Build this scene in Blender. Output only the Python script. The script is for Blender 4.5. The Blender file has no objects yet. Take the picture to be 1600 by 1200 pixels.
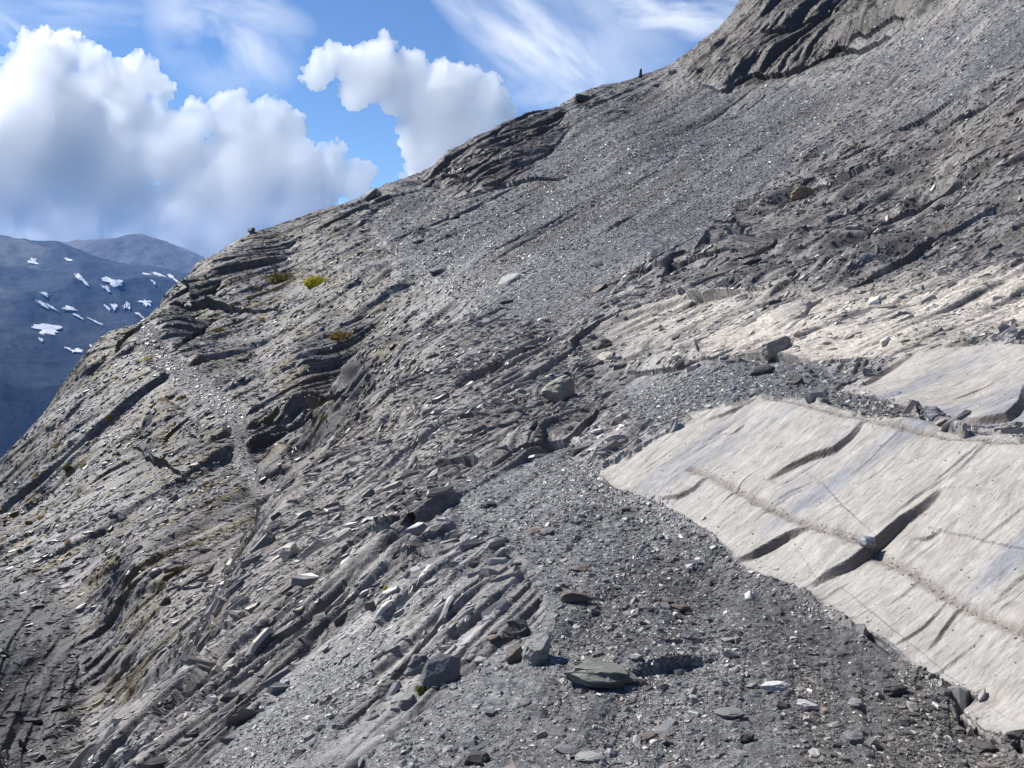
import bpy, math, random
import numpy as np
from mathutils import Vector
# ------------------------------------------------------------------ camera, sky, sun, exposure
PITCH = math.radians(7.1)
F = 1443.0                                   # focal length in pixels of the 1600 px wide photograph
SC = bpy.context.scene
C = SC.collection
cam_d = bpy.data.cameras.new('camera'); cam = bpy.data.objects.new('camera', cam_d); C.objects.link(cam)
cam_d.sensor_width = 36; cam_d.lens = 36*F/1600; cam_d.clip_start = 0.05; cam_d.clip_end = 60000
cam.location = (0, 0, 0); cam.rotation_euler = (math.pi/2-PITCH, 0, 0)
SC.camera = cam
SUN_AZ, SUN_EL = math.radians(-60), math.radians(49)      # azimuth from +Y towards +X
SUN = Vector((math.sin(SUN_AZ)*math.cos(SUN_EL), math.cos(SUN_AZ)*math.cos(SUN_EL), math.sin(SUN_EL)))
sl = bpy.data.lights.new('sun', 'SUN'); sl.energy = 5.0; sl.angle = math.radians(0.5); sl.color = (1, 0.965, 0.91)
so = bpy.data.objects.new('sun', sl); C.objects.link(so)
so.rotation_euler = (-SUN).to_track_quat('-Z', 'Y').to_euler()
W = bpy.data.worlds.new('World'); SC.world = W; W.use_nodes = True
SC.view_settings.view_transform = 'Standard'; SC.view_settings.look = 'None'
SC.view_settings.exposure = 0.62; SC.view_settings.gamma = 1
SC.cycles.max_bounces = 200; SC.cycles.volume_bounces = 200; SC.cycles.diffuse_bounces = 3
SC.cycles.glossy_bounces = 2; SC.cycles.transmission_bounces = 4
try:
    SC.cycles.use_denoising = True
except Exception: pass

class NT:                                    # small node helper
    def __init__(s, tree): s.t = tree; s.n = tree.nodes; s.l = tree.links
    def add(s, typ, **kw):
        n = s.n.new(typ)
        for k, v in kw.items():
            if k.startswith('i_'):
                key = k[2:]; key = int(key) if key.isdigit() else key.replace('_', ' ')
                if hasattr(v, 'is_output'): s.l.new(v, n.inputs[key])
                else: n.inputs[key].default_value = v
            else: setattr(n, k, v)
        return n
    def math(s, op, a, b=0.0, clamp=False):
        n = s.n.new('ShaderNodeMath'); n.operation = op; n.use_clamp = clamp
        for i, v in enumerate((a, b)):
            if hasattr(v, 'is_output'): s.l.new(v, n.inputs[i])
            else: n.inputs[i].default_value = v
        return n.outputs[0]
    def mix(s, fac, a, b, bt='MIX'):
        n = s.n.new('ShaderNodeMix'); n.data_type = 'RGBA'; n.blend_type = bt
        for sock, v in ((n.inputs[0], fac), (n.inputs[6], a), (n.inputs[7], b)):
            if hasattr(v, 'is_output'): s.l.new(v, sock)
            else: sock.default_value = v
        return n.outputs[2]
    def ramp(s, fac, stops):
        n = s.n.new('ShaderNodeValToRGB'); e = n.color_ramp.elements
        while len(e) < len(stops): e.new(0.5)
        for i, (p, c) in enumerate(stops):
            e[i].position = p; e[i].color = c if len(c) == 4 else (*c, 1)
        s.l.new(fac, n.inputs[0]); return n.outputs[0]

def build_world():
    t = NT(W.node_tree); t.n.clear()
    sky = t.add('ShaderNodeTexSky', sky_type='NISHITA', sun_disc=False, sun_elevation=SUN_EL, sun_rotation=SUN_AZ,
                altitude=2600, air_density=1.0, dust_density=0.3, ozone_density=3.0)
    geo = t.add('ShaderNodeTexCoord')
    d = geo.outputs['Generated']
    # thin cirrus veils: bands of stretched noise, placed by direction on the sky
    def veil(px, py, rx, ry, ang, seed):
        # centre direction
        cz = dirpix(px, py); right = Vector((cz.y, -cz.x, 0)).normalized(); up = right.cross(cz)
        c, s_ = math.cos(ang), math.sin(ang)
        ax = right*c+up*s_; ay = up*c-right*s_
        def dot(v, k):
            n = t.n.new('ShaderNodeVectorMath'); n.operation = 'DOT_PRODUCT'; t.l.new(d, n.inputs[0]); n.inputs[1].default_value = v
            return t.math('DIVIDE', n.outputs['Value'], k)
        X = dot(ax, rx/F); Y = dot(ay, ry/F)
        comb = t.add('ShaderNodeCombineXYZ'); t.l.new(X, comb.inputs[0]); t.l.new(Y, comb.inputs[1]); comb.inputs[2].default_value = seed
        n1 = t.add('ShaderNodeTexNoise', i_Vector=comb.outputs[0], i_Scale=1.3, i_Detail=5.0, i_Roughness=0.5, i_Distortion=0.15)
        r2 = t.math('ADD', t.math('MULTIPLY', X, X), t.math('MULTIPLY', Y, Y))
        body = t.math('SUBTRACT', 1.0, r2, True)
        v = t.math('SUBTRACT', n1.outputs['Fac'], 0.31)
        v = t.math('MULTIPLY', v, 3.4, True)
        fr = t.n.new('ShaderNodeVectorMath'); fr.operation = 'DOT_PRODUCT'; t.l.new(d, fr.inputs[0]); fr.inputs[1].default_value = cz
        front = t.math('GREATER_THAN', fr.outputs['Value'], 0.2)
        return t.math('MULTIPLY', t.math('MULTIPLY', v, t.math('POWER', body, 0.8)), front)
    tot = None
    for args, amp in (((350, 50, 120, 95, -0.5, 1.0), 0.75), ((330, 0, 150, 45, -0.2, 2.0), 0.6),
                      ((840, 75, 210, 62, -0.62, 3.0), 1.0), ((900, 60, 190, 120, -0.3, 7.0), 0.5),
                      ((1060, 10, 140, 50, -0.1, 4.0), 1.0), ((900, 120, 130, 55, 0.1, 5.0), 0.6),
                      ((10, 45, 90, 22, -0.6, 6.0), 0.5), ((80, 10, 160, 40, 0.0, 8.0), 0.4)):
        v = t.math('MULTIPLY', veil(*args), amp)
        tot = v if tot is None else t.math('MAXIMUM', tot, v)
    tot = t.math('MULTIPLY', tot, 0.8, True)
    skyc = t.mix(1.0, sky.outputs[0], (0.80, 0.95, 1.12, 1), 'MULTIPLY')
    col = t.mix(tot, skyc, (9.5, 10.0, 10.8, 1))
    bg = t.add('ShaderNodeBackground', i_Color=col, i_Strength=0.075)
    out = t.add('ShaderNodeOutputWorld', i_Surface=bg.outputs[0])

CP, SP = math.cos(PITCH), math.sin(PITCH)
def dirpix(px, py):
    a = (px-800)/F; b = (600-py)/F
    return Vector((a, CP+b*SP, -SP+b*CP)).normalized()
build_world()

# ------------------------------------------------------------------ numpy noise
f4 = np.float32
def h2(ix, iy, s):
    h = (ix.astype(np.int64)*374761393 + iy.astype(np.int64)*668265263 + s*2246822519) & 0xFFFFFFFF
    h = h.astype(np.uint32); h ^= h >> np.uint32(13); h = h*np.uint32(1274126177); h ^= h >> np.uint32(16)
    h = h*np.uint32(2246822519); h ^= h >> np.uint32(15)
    return (h >> np.uint32(8)).astype(f4)*f4(1/16777216)
def vn(x, y, s=0):
    ix = np.floor(x); iy = np.floor(y); fx = (x-ix).astype(f4); fy = (y-iy).astype(f4)
    ix = ix.astype(np.int32); iy = iy.astype(np.int32)
    sx = fx*fx*fx*(fx*(fx*6-15)+10); sy = fy*fy*fy*(fy*(fy*6-15)+10)
    a = h2(ix, iy, s); b = h2(ix+1, iy, s); c = h2(ix, iy+1, s); d = h2(ix+1, iy+1, s)
    return ((a+(b-a)*sx)+((c+(d-c)*sx)-(a+(b-a)*sx))*sy)*2-1
def fbm(x, y, s=0, o=4, g=0.5):
    r = 0; A = 1.0; tot = 0
    for k in range(o):
        r = r+A*vn(x, y, s+k*17); tot += A; A *= g
        x, y = x*1.62+y*1.18+13.7, y*1.62-x*1.18+7.1
    return (r/tot).astype(f4)
def plates(a, b, La, Lb, s, tilt=1.0, jit=0.95, sharp=34.):
    """elongated, slightly tilted slates: height, random per slate, edge distance; neighbours meet in narrow risers"""
    x = a/La; y = b/Lb
    ix = np.floor(x).astype(np.int32); iy = np.floor(y).astype(np.int32)
    f1 = np.full(x.shape, 9, f4); f2 = f1.copy(); bh = np.zeros(x.shape, f4); num = np.zeros(x.shape, f4); den = np.full(x.shape, 1e-20, f4)
    for dy in (-1, 0, 1):
        jy = iy+dy; off = h2(jy*7+3, jy, s+3); jx0 = np.floor(x-off).astype(np.int32)
        for dx in (-1, 0, 1):
            jx = jx0+dx
            cx = (x-off-jx-0.5-jit*(h2(jx, jy, s)-0.5)).astype(f4); cy = (y-jy-0.5-jit*(h2(jx, jy, s+5)-0.5)).astype(f4)
            q = h2(jx, jy, s+9); d = np.abs(cx+cy*(q-.5))**1.6+np.abs(cy+.35*cx*((q*5.3) % 1-.5))**1.6
            hh = (q-0.5)-tilt*cy*(.15+.75*((q*7.31) % 1.0))+tilt*cx*(((q*19.7) % 1.0)-0.5)*.6
            w = np.exp(-sharp*np.minimum(d, 2.0)); num += w*hh; den += w
            m = d < f1
            f2 = np.where(m, f1, np.minimum(f2, d)); f1 = np.where(m, d, f1); bh = np.where(m, q, bh)
    return (num/den).astype(f4), bh, (f2-f1).astype(f4)
def sstep(a, b, x):
    t = np.clip((x-a)/(b-a), 0, 1); return t*t*(3-2*t)

# ------------------------------------------------------------------ base relief: control points (photo x, photo y, metres ahead)
STR = np.array([-0.367, 0.930]); DIPH = np.array([0.930, 0.367])   # strike / uphill (horizontal)
DIP = math.radians(27)
SN = np.array([-math.sin(DIP)*DIPH[0], -math.sin(DIP)*DIPH[1], math.cos(DIP)])
def ray(px, py):
    a = (px-800)/F; b = (600-py)/F
    return np.array([a, CP+b*SP, -SP+b*CP])
P0 = ray(1250, 920); P0 = P0/P0[1]*5.05
def slabY(px, py, off=0.0):
    r = ray(px, py); r = r/r[1]
    return float((SN@P0+off)/(SN@r))
CPTS = [
 # foreground and scree path
 (1000,1200,3.15),(1300,1200,3.0),(700,1200,3.3),(550,1200,3.6),(400,1200,4.2),(200,1200,5.2),(1150,1050,4.05),(900,1050,4.1),
 (1000,900,5.5),(1100,900,5.5),(900,800,6.9),(1000,800,6.8),(850,900,5.55),(800,750,8.6),(740,845,6.5),(770,940,5.2),(660,930,5.7),(600,860,7.2),
 (820,1000,4.6),(740,1010,4.75),(600,1010,5.3),(450,1000,6.4),(300,1090,6.1),(350,1000,7.6),(150,1200,5.7),
 (500,900,7.6),(450,865,8.8),(700,760,8.9),(600,760,10.3),(500,790,10.8),
 (900,700,9.6),(800,670,11.0),(700,660,12.5),(600,680,14.0),
 (1000,620,11.6),(900,600,13.6),(800,580,15.6),(700,580,17.5),
 (1000,655,9.6),(1100,612,9.2),
 # bench above the slab, upper slab, pale band
 (1190,606,8.6),(1350,640,7.3),(1490,670,6.6),(1600,686,6.0),(1330,600,9.0),(1600,650,6.6),(1480,600,8.0),(1600,540,8.4),(1430,545,9.4),
 (1200,560,11.0),(1050,560,13.2),(1600,500,9.6),(1450,480,11.4),(1300,480,12.8),(1150,480,15.5),(1000,500,17.5),(1600,420,11.8),
 (1450,420,14),(1300,430,16),(1150,430,19),(1000,430,23),
 # brown ledges, upper scree
 (1600,320,15.5),(1600,220,20.5),(1600,120,28),(1600,0,41),(1450,330,19.5),(1450,220,28),(1450,120,42),(1450,30,58),
 (1300,330,24),(1300,230,37),(1300,150,55),(1300,80,76),(1150,330,32),(1150,230,50),(1150,160,76),(1000,330,40),(1000,230,60),
 (1000,160,82),(850,500,22),(850,400,36),(850,300,55),(850,220,74),(700,500,26),(700,400,42),(700,320,60),(650,300,66),
 # gully and its far wall
 (560,640,17),(480,730,14),(420,800,11.8),(330,950,8.9),(250,1090,6.6),
 (640,520,27),(600,630,30),(560,600,28),(530,700,28.5),(500,600,27.5),(470,765,26),(440,690,24),(425,770,22.5),(395,790,20.5),
 # far spur
 (370,640,30),(300,590,35),(220,512,43),(380,730,25.5),(300,750,25),(300,850,18.5),(300,700,28),(200,800,24),(200,900,17.5),(200,700,31),
 (100,650,37),(100,800,27.5),(100,950,19),(0,800,33),(0,900,22.5),(0,960,19),(50,1080,15),
 (170,960,17.5),(130,1050,16.5),(100,990,17.6),(60,1180,12.5),(0,1080,14.3),(0,1200,11.5),(-200,1080,12.5),
 (480,560,33),(400,560,37),(500,440,47),(400,450,50),(300,480,48),(600,450,40),(560,360,58),(450,400,56),
 # off-frame
 (-200,900,33),(-200,1200,9.5),(-200,1000,19),(1850,1000,3.1),(1850,700,5.2),(1850,400,10.5),(1850,200,17),(1850,0,28),(1800,-150,48),(1600,-100,58),
 (2400,1000,2.5),(2400,650,4.0),(2400,350,7.5),(2400,50,15),(2400,-250,34),(2900,600,3.6),(2900,1400,1.7),(2900,0,14),(-700,1000,18),(-700,1300,9),(-700,1800,4.0),(-1000,1100,22),(1000,1500,2.05),(1500,1500,1.9),(500,1500,2.3),(200,1500,3.1),(0,1500,4.2),(1000,2300,1.15),(1700,2100,1.1),(300,2200,1.4),
]
SKY = [(-200,930,30),(-100,830,34),(0,728,38),(50,675,40),(100,622,42),(150,572,44),(165,548,45),(215,508,47),(240,488,49),(265,455,51),(310,410,54),(390,364,60),(440,348,63),(500,330,66),(570,312,70),(585,298,71),
       (650,285,76),(715,243,80),(800,190,85),(870,168,88),(905,150,91),(960,135,95),(1010,122,98),(1065,104,100),(1072,88,100),(1110,60,101),(1150,5,102),(1200,-60,104),(1350,-110,100)]
u_, l_, t_ = [], [], []
def addp(px, py, Y):
    r = ray(px, py); u_.append(r[0]/r[1]); l_.append(math.log(Y)); t_.append(r[2]/r[1])
for p in CPTS: addp(*p)
for p in SKY:
    addp(*p); r = ray(p[0], p[1]); u = r[0]/r[1]; T = r[2]/r[1]
    for k, dz in ((1.12, 0.05), (1.45, 0.25)):
        Yb = p[2]*k; u_.append(u); l_.append(math.log(Yb)); t_.append(T-dz)
for px, py in ((960,722),(1010,698),(1060,668),(1110,645),(1150,630),(930,738),(1000,770),(1110,828),(1250,915),(1400,1000),(1530,1080),(1190,625),(1340,660),(1490,686),(1600,700),(1300,780),(1450,800),(1600,850),(1600,1000),(1450,930),(1150,720),(1600,1100),(1700,900)):
    addp(px, py, slabY(px, py))
for px, py, Y in ((470,800,16.0),(540,740,19.0),(380,900,13.5),(300,1010,11.0),(240,1200,9.0)):   # gully floor, hidden behind the near rib
    addp(px, py, Y)
UU, LL, TT = np.array(u_), np.array(l_), np.array(t_)
KS = 0.42                                      # weight of log-distance against azimuth
def tps_fit(lam=6e-5):
    n = len(UU); X = np.stack([UU, LL*KS], 1)
    d2 = ((X[:, None]-X[None])**2).sum(-1); K = 0.5*d2*np.log(d2+1e-12)
    A = np.zeros((n+3, n+3)); A[:n, :n] = K+lam*np.eye(n); A[:n, n:] = np.c_[np.ones(n), X]; A[n:, :n] = A[:n, n:].T
    return np.linalg.solve(A, np.r_[TT, 0, 0, 0]), X
TW, TX = tps_fit()
def tps(u, l):
    shp = np.broadcast(u, l).shape; u = np.broadcast_to(u, shp).astype(f4); l = np.broadcast_to(l, shp).astype(f4)*f4(KS)
    n = len(TX); r = (TW[n]+TW[n+1]*u+TW[n+2]*l).astype(f4)
    for i in range(n):
        d2 = (u-f4(TX[i, 0]))**2+(l-f4(TX[i, 1]))**2
        r += f4(0.5*TW[i])*d2*np.log(d2+f4(1e-12))
    return r
# coarse table of the smooth relief (it is smooth: sample, then interpolate)
Q = 1.0
NU, NV = int(1260*Q), int(2450*Q)
Umin, Umax = -1.30, 1.45
lg = np.concatenate([np.linspace(math.log(0.55), math.log(2.3), 60, endpoint=False), np.linspace(math.log(2.3), math.log(150), NV-60)])
ug = np.concatenate([np.linspace(Umin, -.62, 110, endpoint=False), np.linspace(-.62, .62, NU-240), np.linspace(.62, Umax, 131)[1:]])
cu = np.linspace(Umin-0.02, Umax+0.02, 480); cl = np.linspace(math.log(0.5), math.log(160), 420)
CT = tps(cu[None, :], cl[:, None])
def bil(tab, x, y):
    x = np.clip(x, 0, tab.shape[1]-1.001); y = np.clip(y, 0, tab.shape[0]-1.001)
    ix = x.astype(np.int32); iy = y.astype(np.int32); fx = (x-ix).astype(f4); fy = (y-iy).astype(f4)
    a = tab[iy, ix]; b = tab[iy, ix+1]; c = tab[iy+1, ix]; d = tab[iy+1, ix+1]
    return a*(1-fx)*(1-fy)+b*fx*(1-fy)+c*(1-fx)*fy+d*fx*fy
def Tbase(u, l):
    x = np.clip((u-cu[0])/(cu[1]-cu[0]), 1, len(cu)-2.001); y = np.clip((l-cl[0])/(cl[1]-cl[0]), 1, len(cl)-2.001)
    ix = x.astype(np.int32); iy = y.astype(np.int32); fx = x-ix; fy = y-iy
    def wts(t): return (-.5*t+t*t-.5*t**3, 1-2.5*t*t+1.5*t**3, .5*t+2*t*t-1.5*t**3, -.5*t*t+.5*t**3)
    wx, wy = wts(fx), wts(fy); r = 0
    for j in range(4):
        q = 0
        for i in range(4): q = q+wx[i]*CT[np.clip(iy+j-1, 0, len(cl)-1), np.clip(ix+i-1, 0, len(cu)-1)]
        r = r+wy[j]*q
    return r
def project(x, y, z):
    d = y*CP-z*SP; h = y*SP+z*CP
    return 800+F*x/d, 600-F*h/d
def hit(px, py):
    """first point of the smooth relief along the sight line"""
    r = ray(px, py); u = r[0]/r[1]; T = r[2]/r[1]
    L = np.linspace(math.log(1.2), math.log(115), 1500); t = Tbase(np.full(1500, u), L)
    k = np.nonzero(t >= T)[0]; k = k[0] if len(k) else int(np.argmax(t-T))
    Y = math.exp(L[k]); return np.array([u*Y, Y, T*Y])

# ------------------------------------------------------------------ region maps drawn on the photograph, then baked onto the ground
RS = 4; RX0, RY0 = -400, -300; RW, RH = 2400//RS, 1900//RS
gx, gy = np.meshgrid(RX0+np.arange(RW)*RS, RY0+np.arange(RH)*RS)
def poly(pts):
    ins = np.zeros(gx.shape, bool); n = len(pts)
    for i in range(n):
        x1, y1 = pts[i]; x2, y2 = pts[(i+1) % n]
        if y1 == y2: continue
        c = ((y1 > gy) != (y2 > gy)) & (gx < (x2-x1)*(gy-y1)/(y2-y1)+x1); ins ^= c
    return ins.astype(f4)
def blur(m, r):
    for _ in range(2):
        for ax in (0, 1):
            c = np.cumsum(np.pad(m, [(r+1, r) if a == ax else (0, 0) for a in (0, 1)], mode='edge'), axis=ax)
            m = (np.take(c, np.arange(2*r+1, c.shape[ax]), ax)-np.take(c, np.arange(0, c.shape[ax]-2*r-1), ax))/(2*r+1)
    return m.astype(f4)
def region(polys, r=2):
    m = np.zeros(gx.shape, f4)
    for p in polys: m = np.maximum(m, poly(p))
    return blur(m, r)
R_SLAB = region([[(925,740),(1000,700),(1080,648),(1190,620),(1340,655),(1490,683),(1620,697),(2150,720),(2150,1250),(1700,1150),(1600,1110),(1530,1082),(1430,1035),(1395,1000),(1330,965),(1255,915),(1150,870),(1115,832),(1050,795),(1000,775)]], 1)
R_SLAB2 = region([[(1300,610),(1360,590),(1430,545),(1520,538),(2150,535),(2150,655),(1590,655),(1490,668),(1440,640),(1380,625)],
                  [(1500,1110),(1560,1075),(1700,990),(1700,1200),(1600,1160),(1540,1140)]], 1)
R_PALE = region([[(880,545),(960,505),(1050,470),(1180,468),(1270,460),(1400,440),(1500,420),(1600,405),(2150,390),(2150,510),(1560,508),(1480,530),(1400,555),(1290,565),(1170,550),(1050,560),(960,565)],
                 [(830,600),(880,575),(905,590),(860,640)],[(900,700),(960,660),(1010,650),(960,690),(860,735)]], 3)
R_SCREE = region([[(560,330),(640,290),(720,300),(800,290),(900,190),(1000,140),(1080,130),(1300,130),(1450,60),(1600,-40),(2150,-100),(2150,20),(1600,100),(1480,160),(1350,225),(1200,300),(1080,385),(950,440),(900,500),(850,510),(750,470),(650,440),(600,400)],
                  [(690,760),(780,720),(900,700),(950,742),(1050,795),(1110,830),(1150,870),(1255,915),(1330,965),(1395,1000),(1430,1035),(1530,1082),(1500,1110),(1540,1140),(1650,1190),(1800,1600),(500,1600),(560,1180),(660,1100),(760,1010),(850,990),(820,900),(770,830),(700,840)],
                  [(960,600),(1100,575),(1180,560),(1300,570),(1330,600),(1440,640),(1490,668),(1590,660),(2150,660),(2150,715),(1600,690),(1340,650),(1190,615),(1080,640),(1000,680)],
                  [(330,1180),(450,1050),(560,1000),(640,950),(560,1080),(500,1180),(400,1250)],[(940,560),(1000,520),(900,620),(820,650)]], 4)
R_BROWN = region([[(1060,420),(1200,310),(1350,240),(1500,160),(1650,90),(2150,20),(2150,390),(1600,400),(1500,412),(1300,448),(1150,460),(1000,450)],
                  [(640,560),(660,530),(600,560),(560,640),(620,620)]], 5)
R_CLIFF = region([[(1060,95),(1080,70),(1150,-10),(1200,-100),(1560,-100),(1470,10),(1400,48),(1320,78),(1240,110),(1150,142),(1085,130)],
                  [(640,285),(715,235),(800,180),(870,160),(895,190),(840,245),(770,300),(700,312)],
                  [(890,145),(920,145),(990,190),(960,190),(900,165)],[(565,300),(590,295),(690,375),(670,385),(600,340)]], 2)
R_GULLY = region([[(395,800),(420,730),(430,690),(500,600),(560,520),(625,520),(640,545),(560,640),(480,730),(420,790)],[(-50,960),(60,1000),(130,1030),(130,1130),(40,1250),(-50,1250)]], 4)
R_SPUR = region([[(-400,1250),(-400,500),(300,350),(560,290),(600,400),(640,540),(500,700),(400,830),(250,1090),(130,1230)]], 6)
R_PATH = region([[(205,505),(225,500),(262,545),(330,598),(378,640),(392,700),(412,770),(395,778),(368,705),(352,655),(310,628),(240,570)]], 1)
R_RIB = region([[(480,760),(600,620),(700,520),(850,500),(940,560),(900,640),(860,700),(720,745),(680,800),(600,900),(500,980),(330,1160),(300,1300),(100,1300),(230,1090),(330,960),(420,830)]], 5)
R_BARE = region([[(380,1210),(520,1130),(600,1095),(700,1055),(790,1045),(850,1060),(830,1100),(730,1130),(640,1160),(560,1215)],[(640,900),(700,855),(760,835),(790,880),(850,985),(820,1000),(780,930),(720,900)],
                  [(1060,860),(1160,885),(1260,935),(1390,1015),(1420,1060),(1330,1050),(1230,1010),(1150,980),(1040,950),(990,900)]], 4)
R_SHADE = region([[(140,590),(205,512),(245,500),(250,520),(200,560),(165,625)],[(245,480),(305,420),(350,440),(345,500),(300,545),(275,530)],[(250,650),(300,640),(320,700),(230,730),(210,700)],[(-10,740),(40,700),(60,760),(0,800)]], 3)
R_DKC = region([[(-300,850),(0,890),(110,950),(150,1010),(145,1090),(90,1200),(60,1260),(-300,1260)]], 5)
R_DARKG = region([[(1060,860),(1160,885),(1260,935),(1390,1015),(1420,1060),(1330,1050),(1230,1010),(1150,980),(1040,950),(990,900)]], 5)
def look(m, px, py): return bil(m, (px-RX0)/RS, (py-RY0)/RS)

# ------------------------------------------------------------------ the ground grid
ub, lb = np.meshgrid(ug, lg)
Yb = np.exp(lb); T = Tbase(ub, lb).astype(np.float64)
X = ub*Yb; Z = T*Yb
PX, PY = project(X, Yb, Z)
SA = math.radians(29); ADIR = (math.cos(SA), math.sin(SA))
ca = (X*ADIR[0]+Yb*ADIR[1]).astype(f4); cb = (-X*ADIR[1]+Yb*ADIR[0]).astype(f4)     # uphill and strike coordinates, metres
CB = (SN[0]*X+SN[1]*Yb+SN[2]*Z).astype(f4)                            # height across the bedding
zc = (Z-fbm(ca/9, cb/9, 2, 2)*0).astype(f4)
BM = np.array([-.72, .27, .64])                                      # pole of the thin beds that grain the slope
onslab = look(R_SLAB, PX, PY)+look(R_SLAB2, PX, PY) > .3
cb2 = 2.3*(BM[0]*X+BM[1]*Yb+BM[2]*Z)
onslab = onslab | (look(R_PALE, PX, PY) > .35) | ((look(R_BROWN, PX, PY) > .4) & (PX > 1000))
ca = np.where(onslab, ca*.89+zc*.45, .68*X+.20*Yb+.70*Z).astype(f4); cb = np.where(onslab, cb, cb2).astype(f4)
w1 = fbm(ca/1.3, cb/1.3, 3, 3); w2 = fbm(ca/1.3+50, cb/1.3, 4, 3)
s_px = 10*np.clip(Yb/8, .3, 1.0)
w3 = fbm(ca/5, cb/5, 14, 3); jx, jy = PX+w1*24+w3*30, PY+w2*16+w3*12
w4 = fbm(ca/.22, cb/.16, 15, 4, .6); slab = sstep(.35, .65, look(R_SLAB, PX+w1*14+w4*16, PY+w2*10+w4*8)); slab2 = sstep(.3, .7, look(R_SLAB2, PX+w1*9, PY+w2*7))
pale = look(R_PALE, jx, jy); scree = sstep(.25, .75, look(R_SCREE, jx, jy)); brown = look(R_BROWN, jx, jy)
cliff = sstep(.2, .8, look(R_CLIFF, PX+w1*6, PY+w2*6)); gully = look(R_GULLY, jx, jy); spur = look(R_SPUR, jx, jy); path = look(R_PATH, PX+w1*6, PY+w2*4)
rib = look(R_RIB, jx, jy); bare = look(R_BARE, jx, jy)*(.4+.6*sstep(-.3, .2, w3)); darkg = look(R_DARKG, jx, jy); dkc = look(R_DKC, jx, jy); spur_shade = look(R_SHADE, jx, jy)
smooth_ = np.maximum(slab, slab2); scree = scree*(1-smooth_); pale = pale*(1-smooth_)
# slab lies on its bedding plane
Zp = (SN@P0-SN[0]*X-SN[1]*Yb)/SN[2]
blend = sstep(.15, .85, blur(R_SLAB, 3)[0:1, 0:1]*0+look(blur(R_SLAB, 3), PX, PY))
Z = Z+(Zp-Z)*np.where(np.abs(Zp-Z) < 0.5, blend, 0)
# unit normals of the smooth relief
def normals(X, Y, Z):
    du = np.stack([np.gradient(A, axis=1) for A in (X, Y, Z)], -1); dv = np.stack([np.gradient(A, axis=0) for A in (X, Y, Z)], -1)
    n = np.cross(du, dv); n /= np.linalg.norm(n, axis=-1, keepdims=True)+1e-12; return n
N = normals(X, Yb, Z)
# --- displacement: large forms first; the finer ones then follow the risers as layers
D = np.zeros(X.shape, f4)
wa = ca+fbm(ca/.9, cb/.9, 21, 3)*.10; wb = cb+fbm(ca/1.6, cb/.8, 22, 3)*.05+fbm(ca/14, cb/8, 23, 2)*.35
far = sstep(12, 45, Yb).astype(f4)
outc = sstep(.18, .42, fbm(ca/11, cb/1.9, 26, 4))*sstep(14, 30, Yb)          # ribs of bedrock showing through the upper scree
scree = (scree*(1-.75*outc)).astype(f4)
rough = (1-smooth_)*(1-scree*.9)                                      # how broken the bedrock is
ledge = (rough*(1-.95*np.clip(path*1.3, 0, 1))*(1-.75*bare)*(1-.92*dkc)).astype(f4)
amp_big = (ledge*sstep(7, 28, Yb)*(.30+.45*cliff+.12*gully+.05*spur+.2*brown)).astype(f4)
for La, Lb, A, s, tl in ((8.0, 2.0, .60, 100, .9), (3.0, .8, .30, 110, 1.0)):
    rt = (Lb/1.5)/(.00175*Yb); h, r, e = plates(wa, wb, La, Lb, s, tl, .95, np.clip(.9*rt, 2.5, 11).astype(f4)); h = h*A*amp_big; D += h; wb = wb-.9*h
xa, xb = ca*.8-cb*.6, ca*.6+cb*.8                                     # cross joints break the beds into blocks
h, r, e = plates(xa, xb, 2.2, 1.1, 115, .6, .95, 14.); D += h*.12*ledge*sstep(5, 15, Yb)
vx, vz = X*.9+Yb*.45+fbm(X/1.5, Z/1.5, 301, 3)*.3, Z-.35*X+fbm(X/1.5, Z/1.5, 302, 3)*.2
for La, Lb, A, s in ((2.6, 1.2, .34, 310), (.9, .45, .14, 320), (.33, .17, .05, 330)):
    h, r, e = plates(vx, vz, La, Lb, s, 1.0, .95, 12.); D += h*A*dkc.astype(f4)
Dw = amp_big*fbm(ca/4, cb/2.5, 102, 4, .5)*.55+scree*far*fbm(ca/6, cb/3, 36, 3)*.3
Dw = Dw+(1-scree)*(1-smooth_)*(fbm(ca/2.5, cb/1.2, 41, 4, .5)*.07+fbm(ca/9, cb/5, 43, 3)*.25*far)
Dw = (Dw+smooth_*fbm(ca/1.6, cb/.5, 51, 3)*.012).astype(f4)
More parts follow.
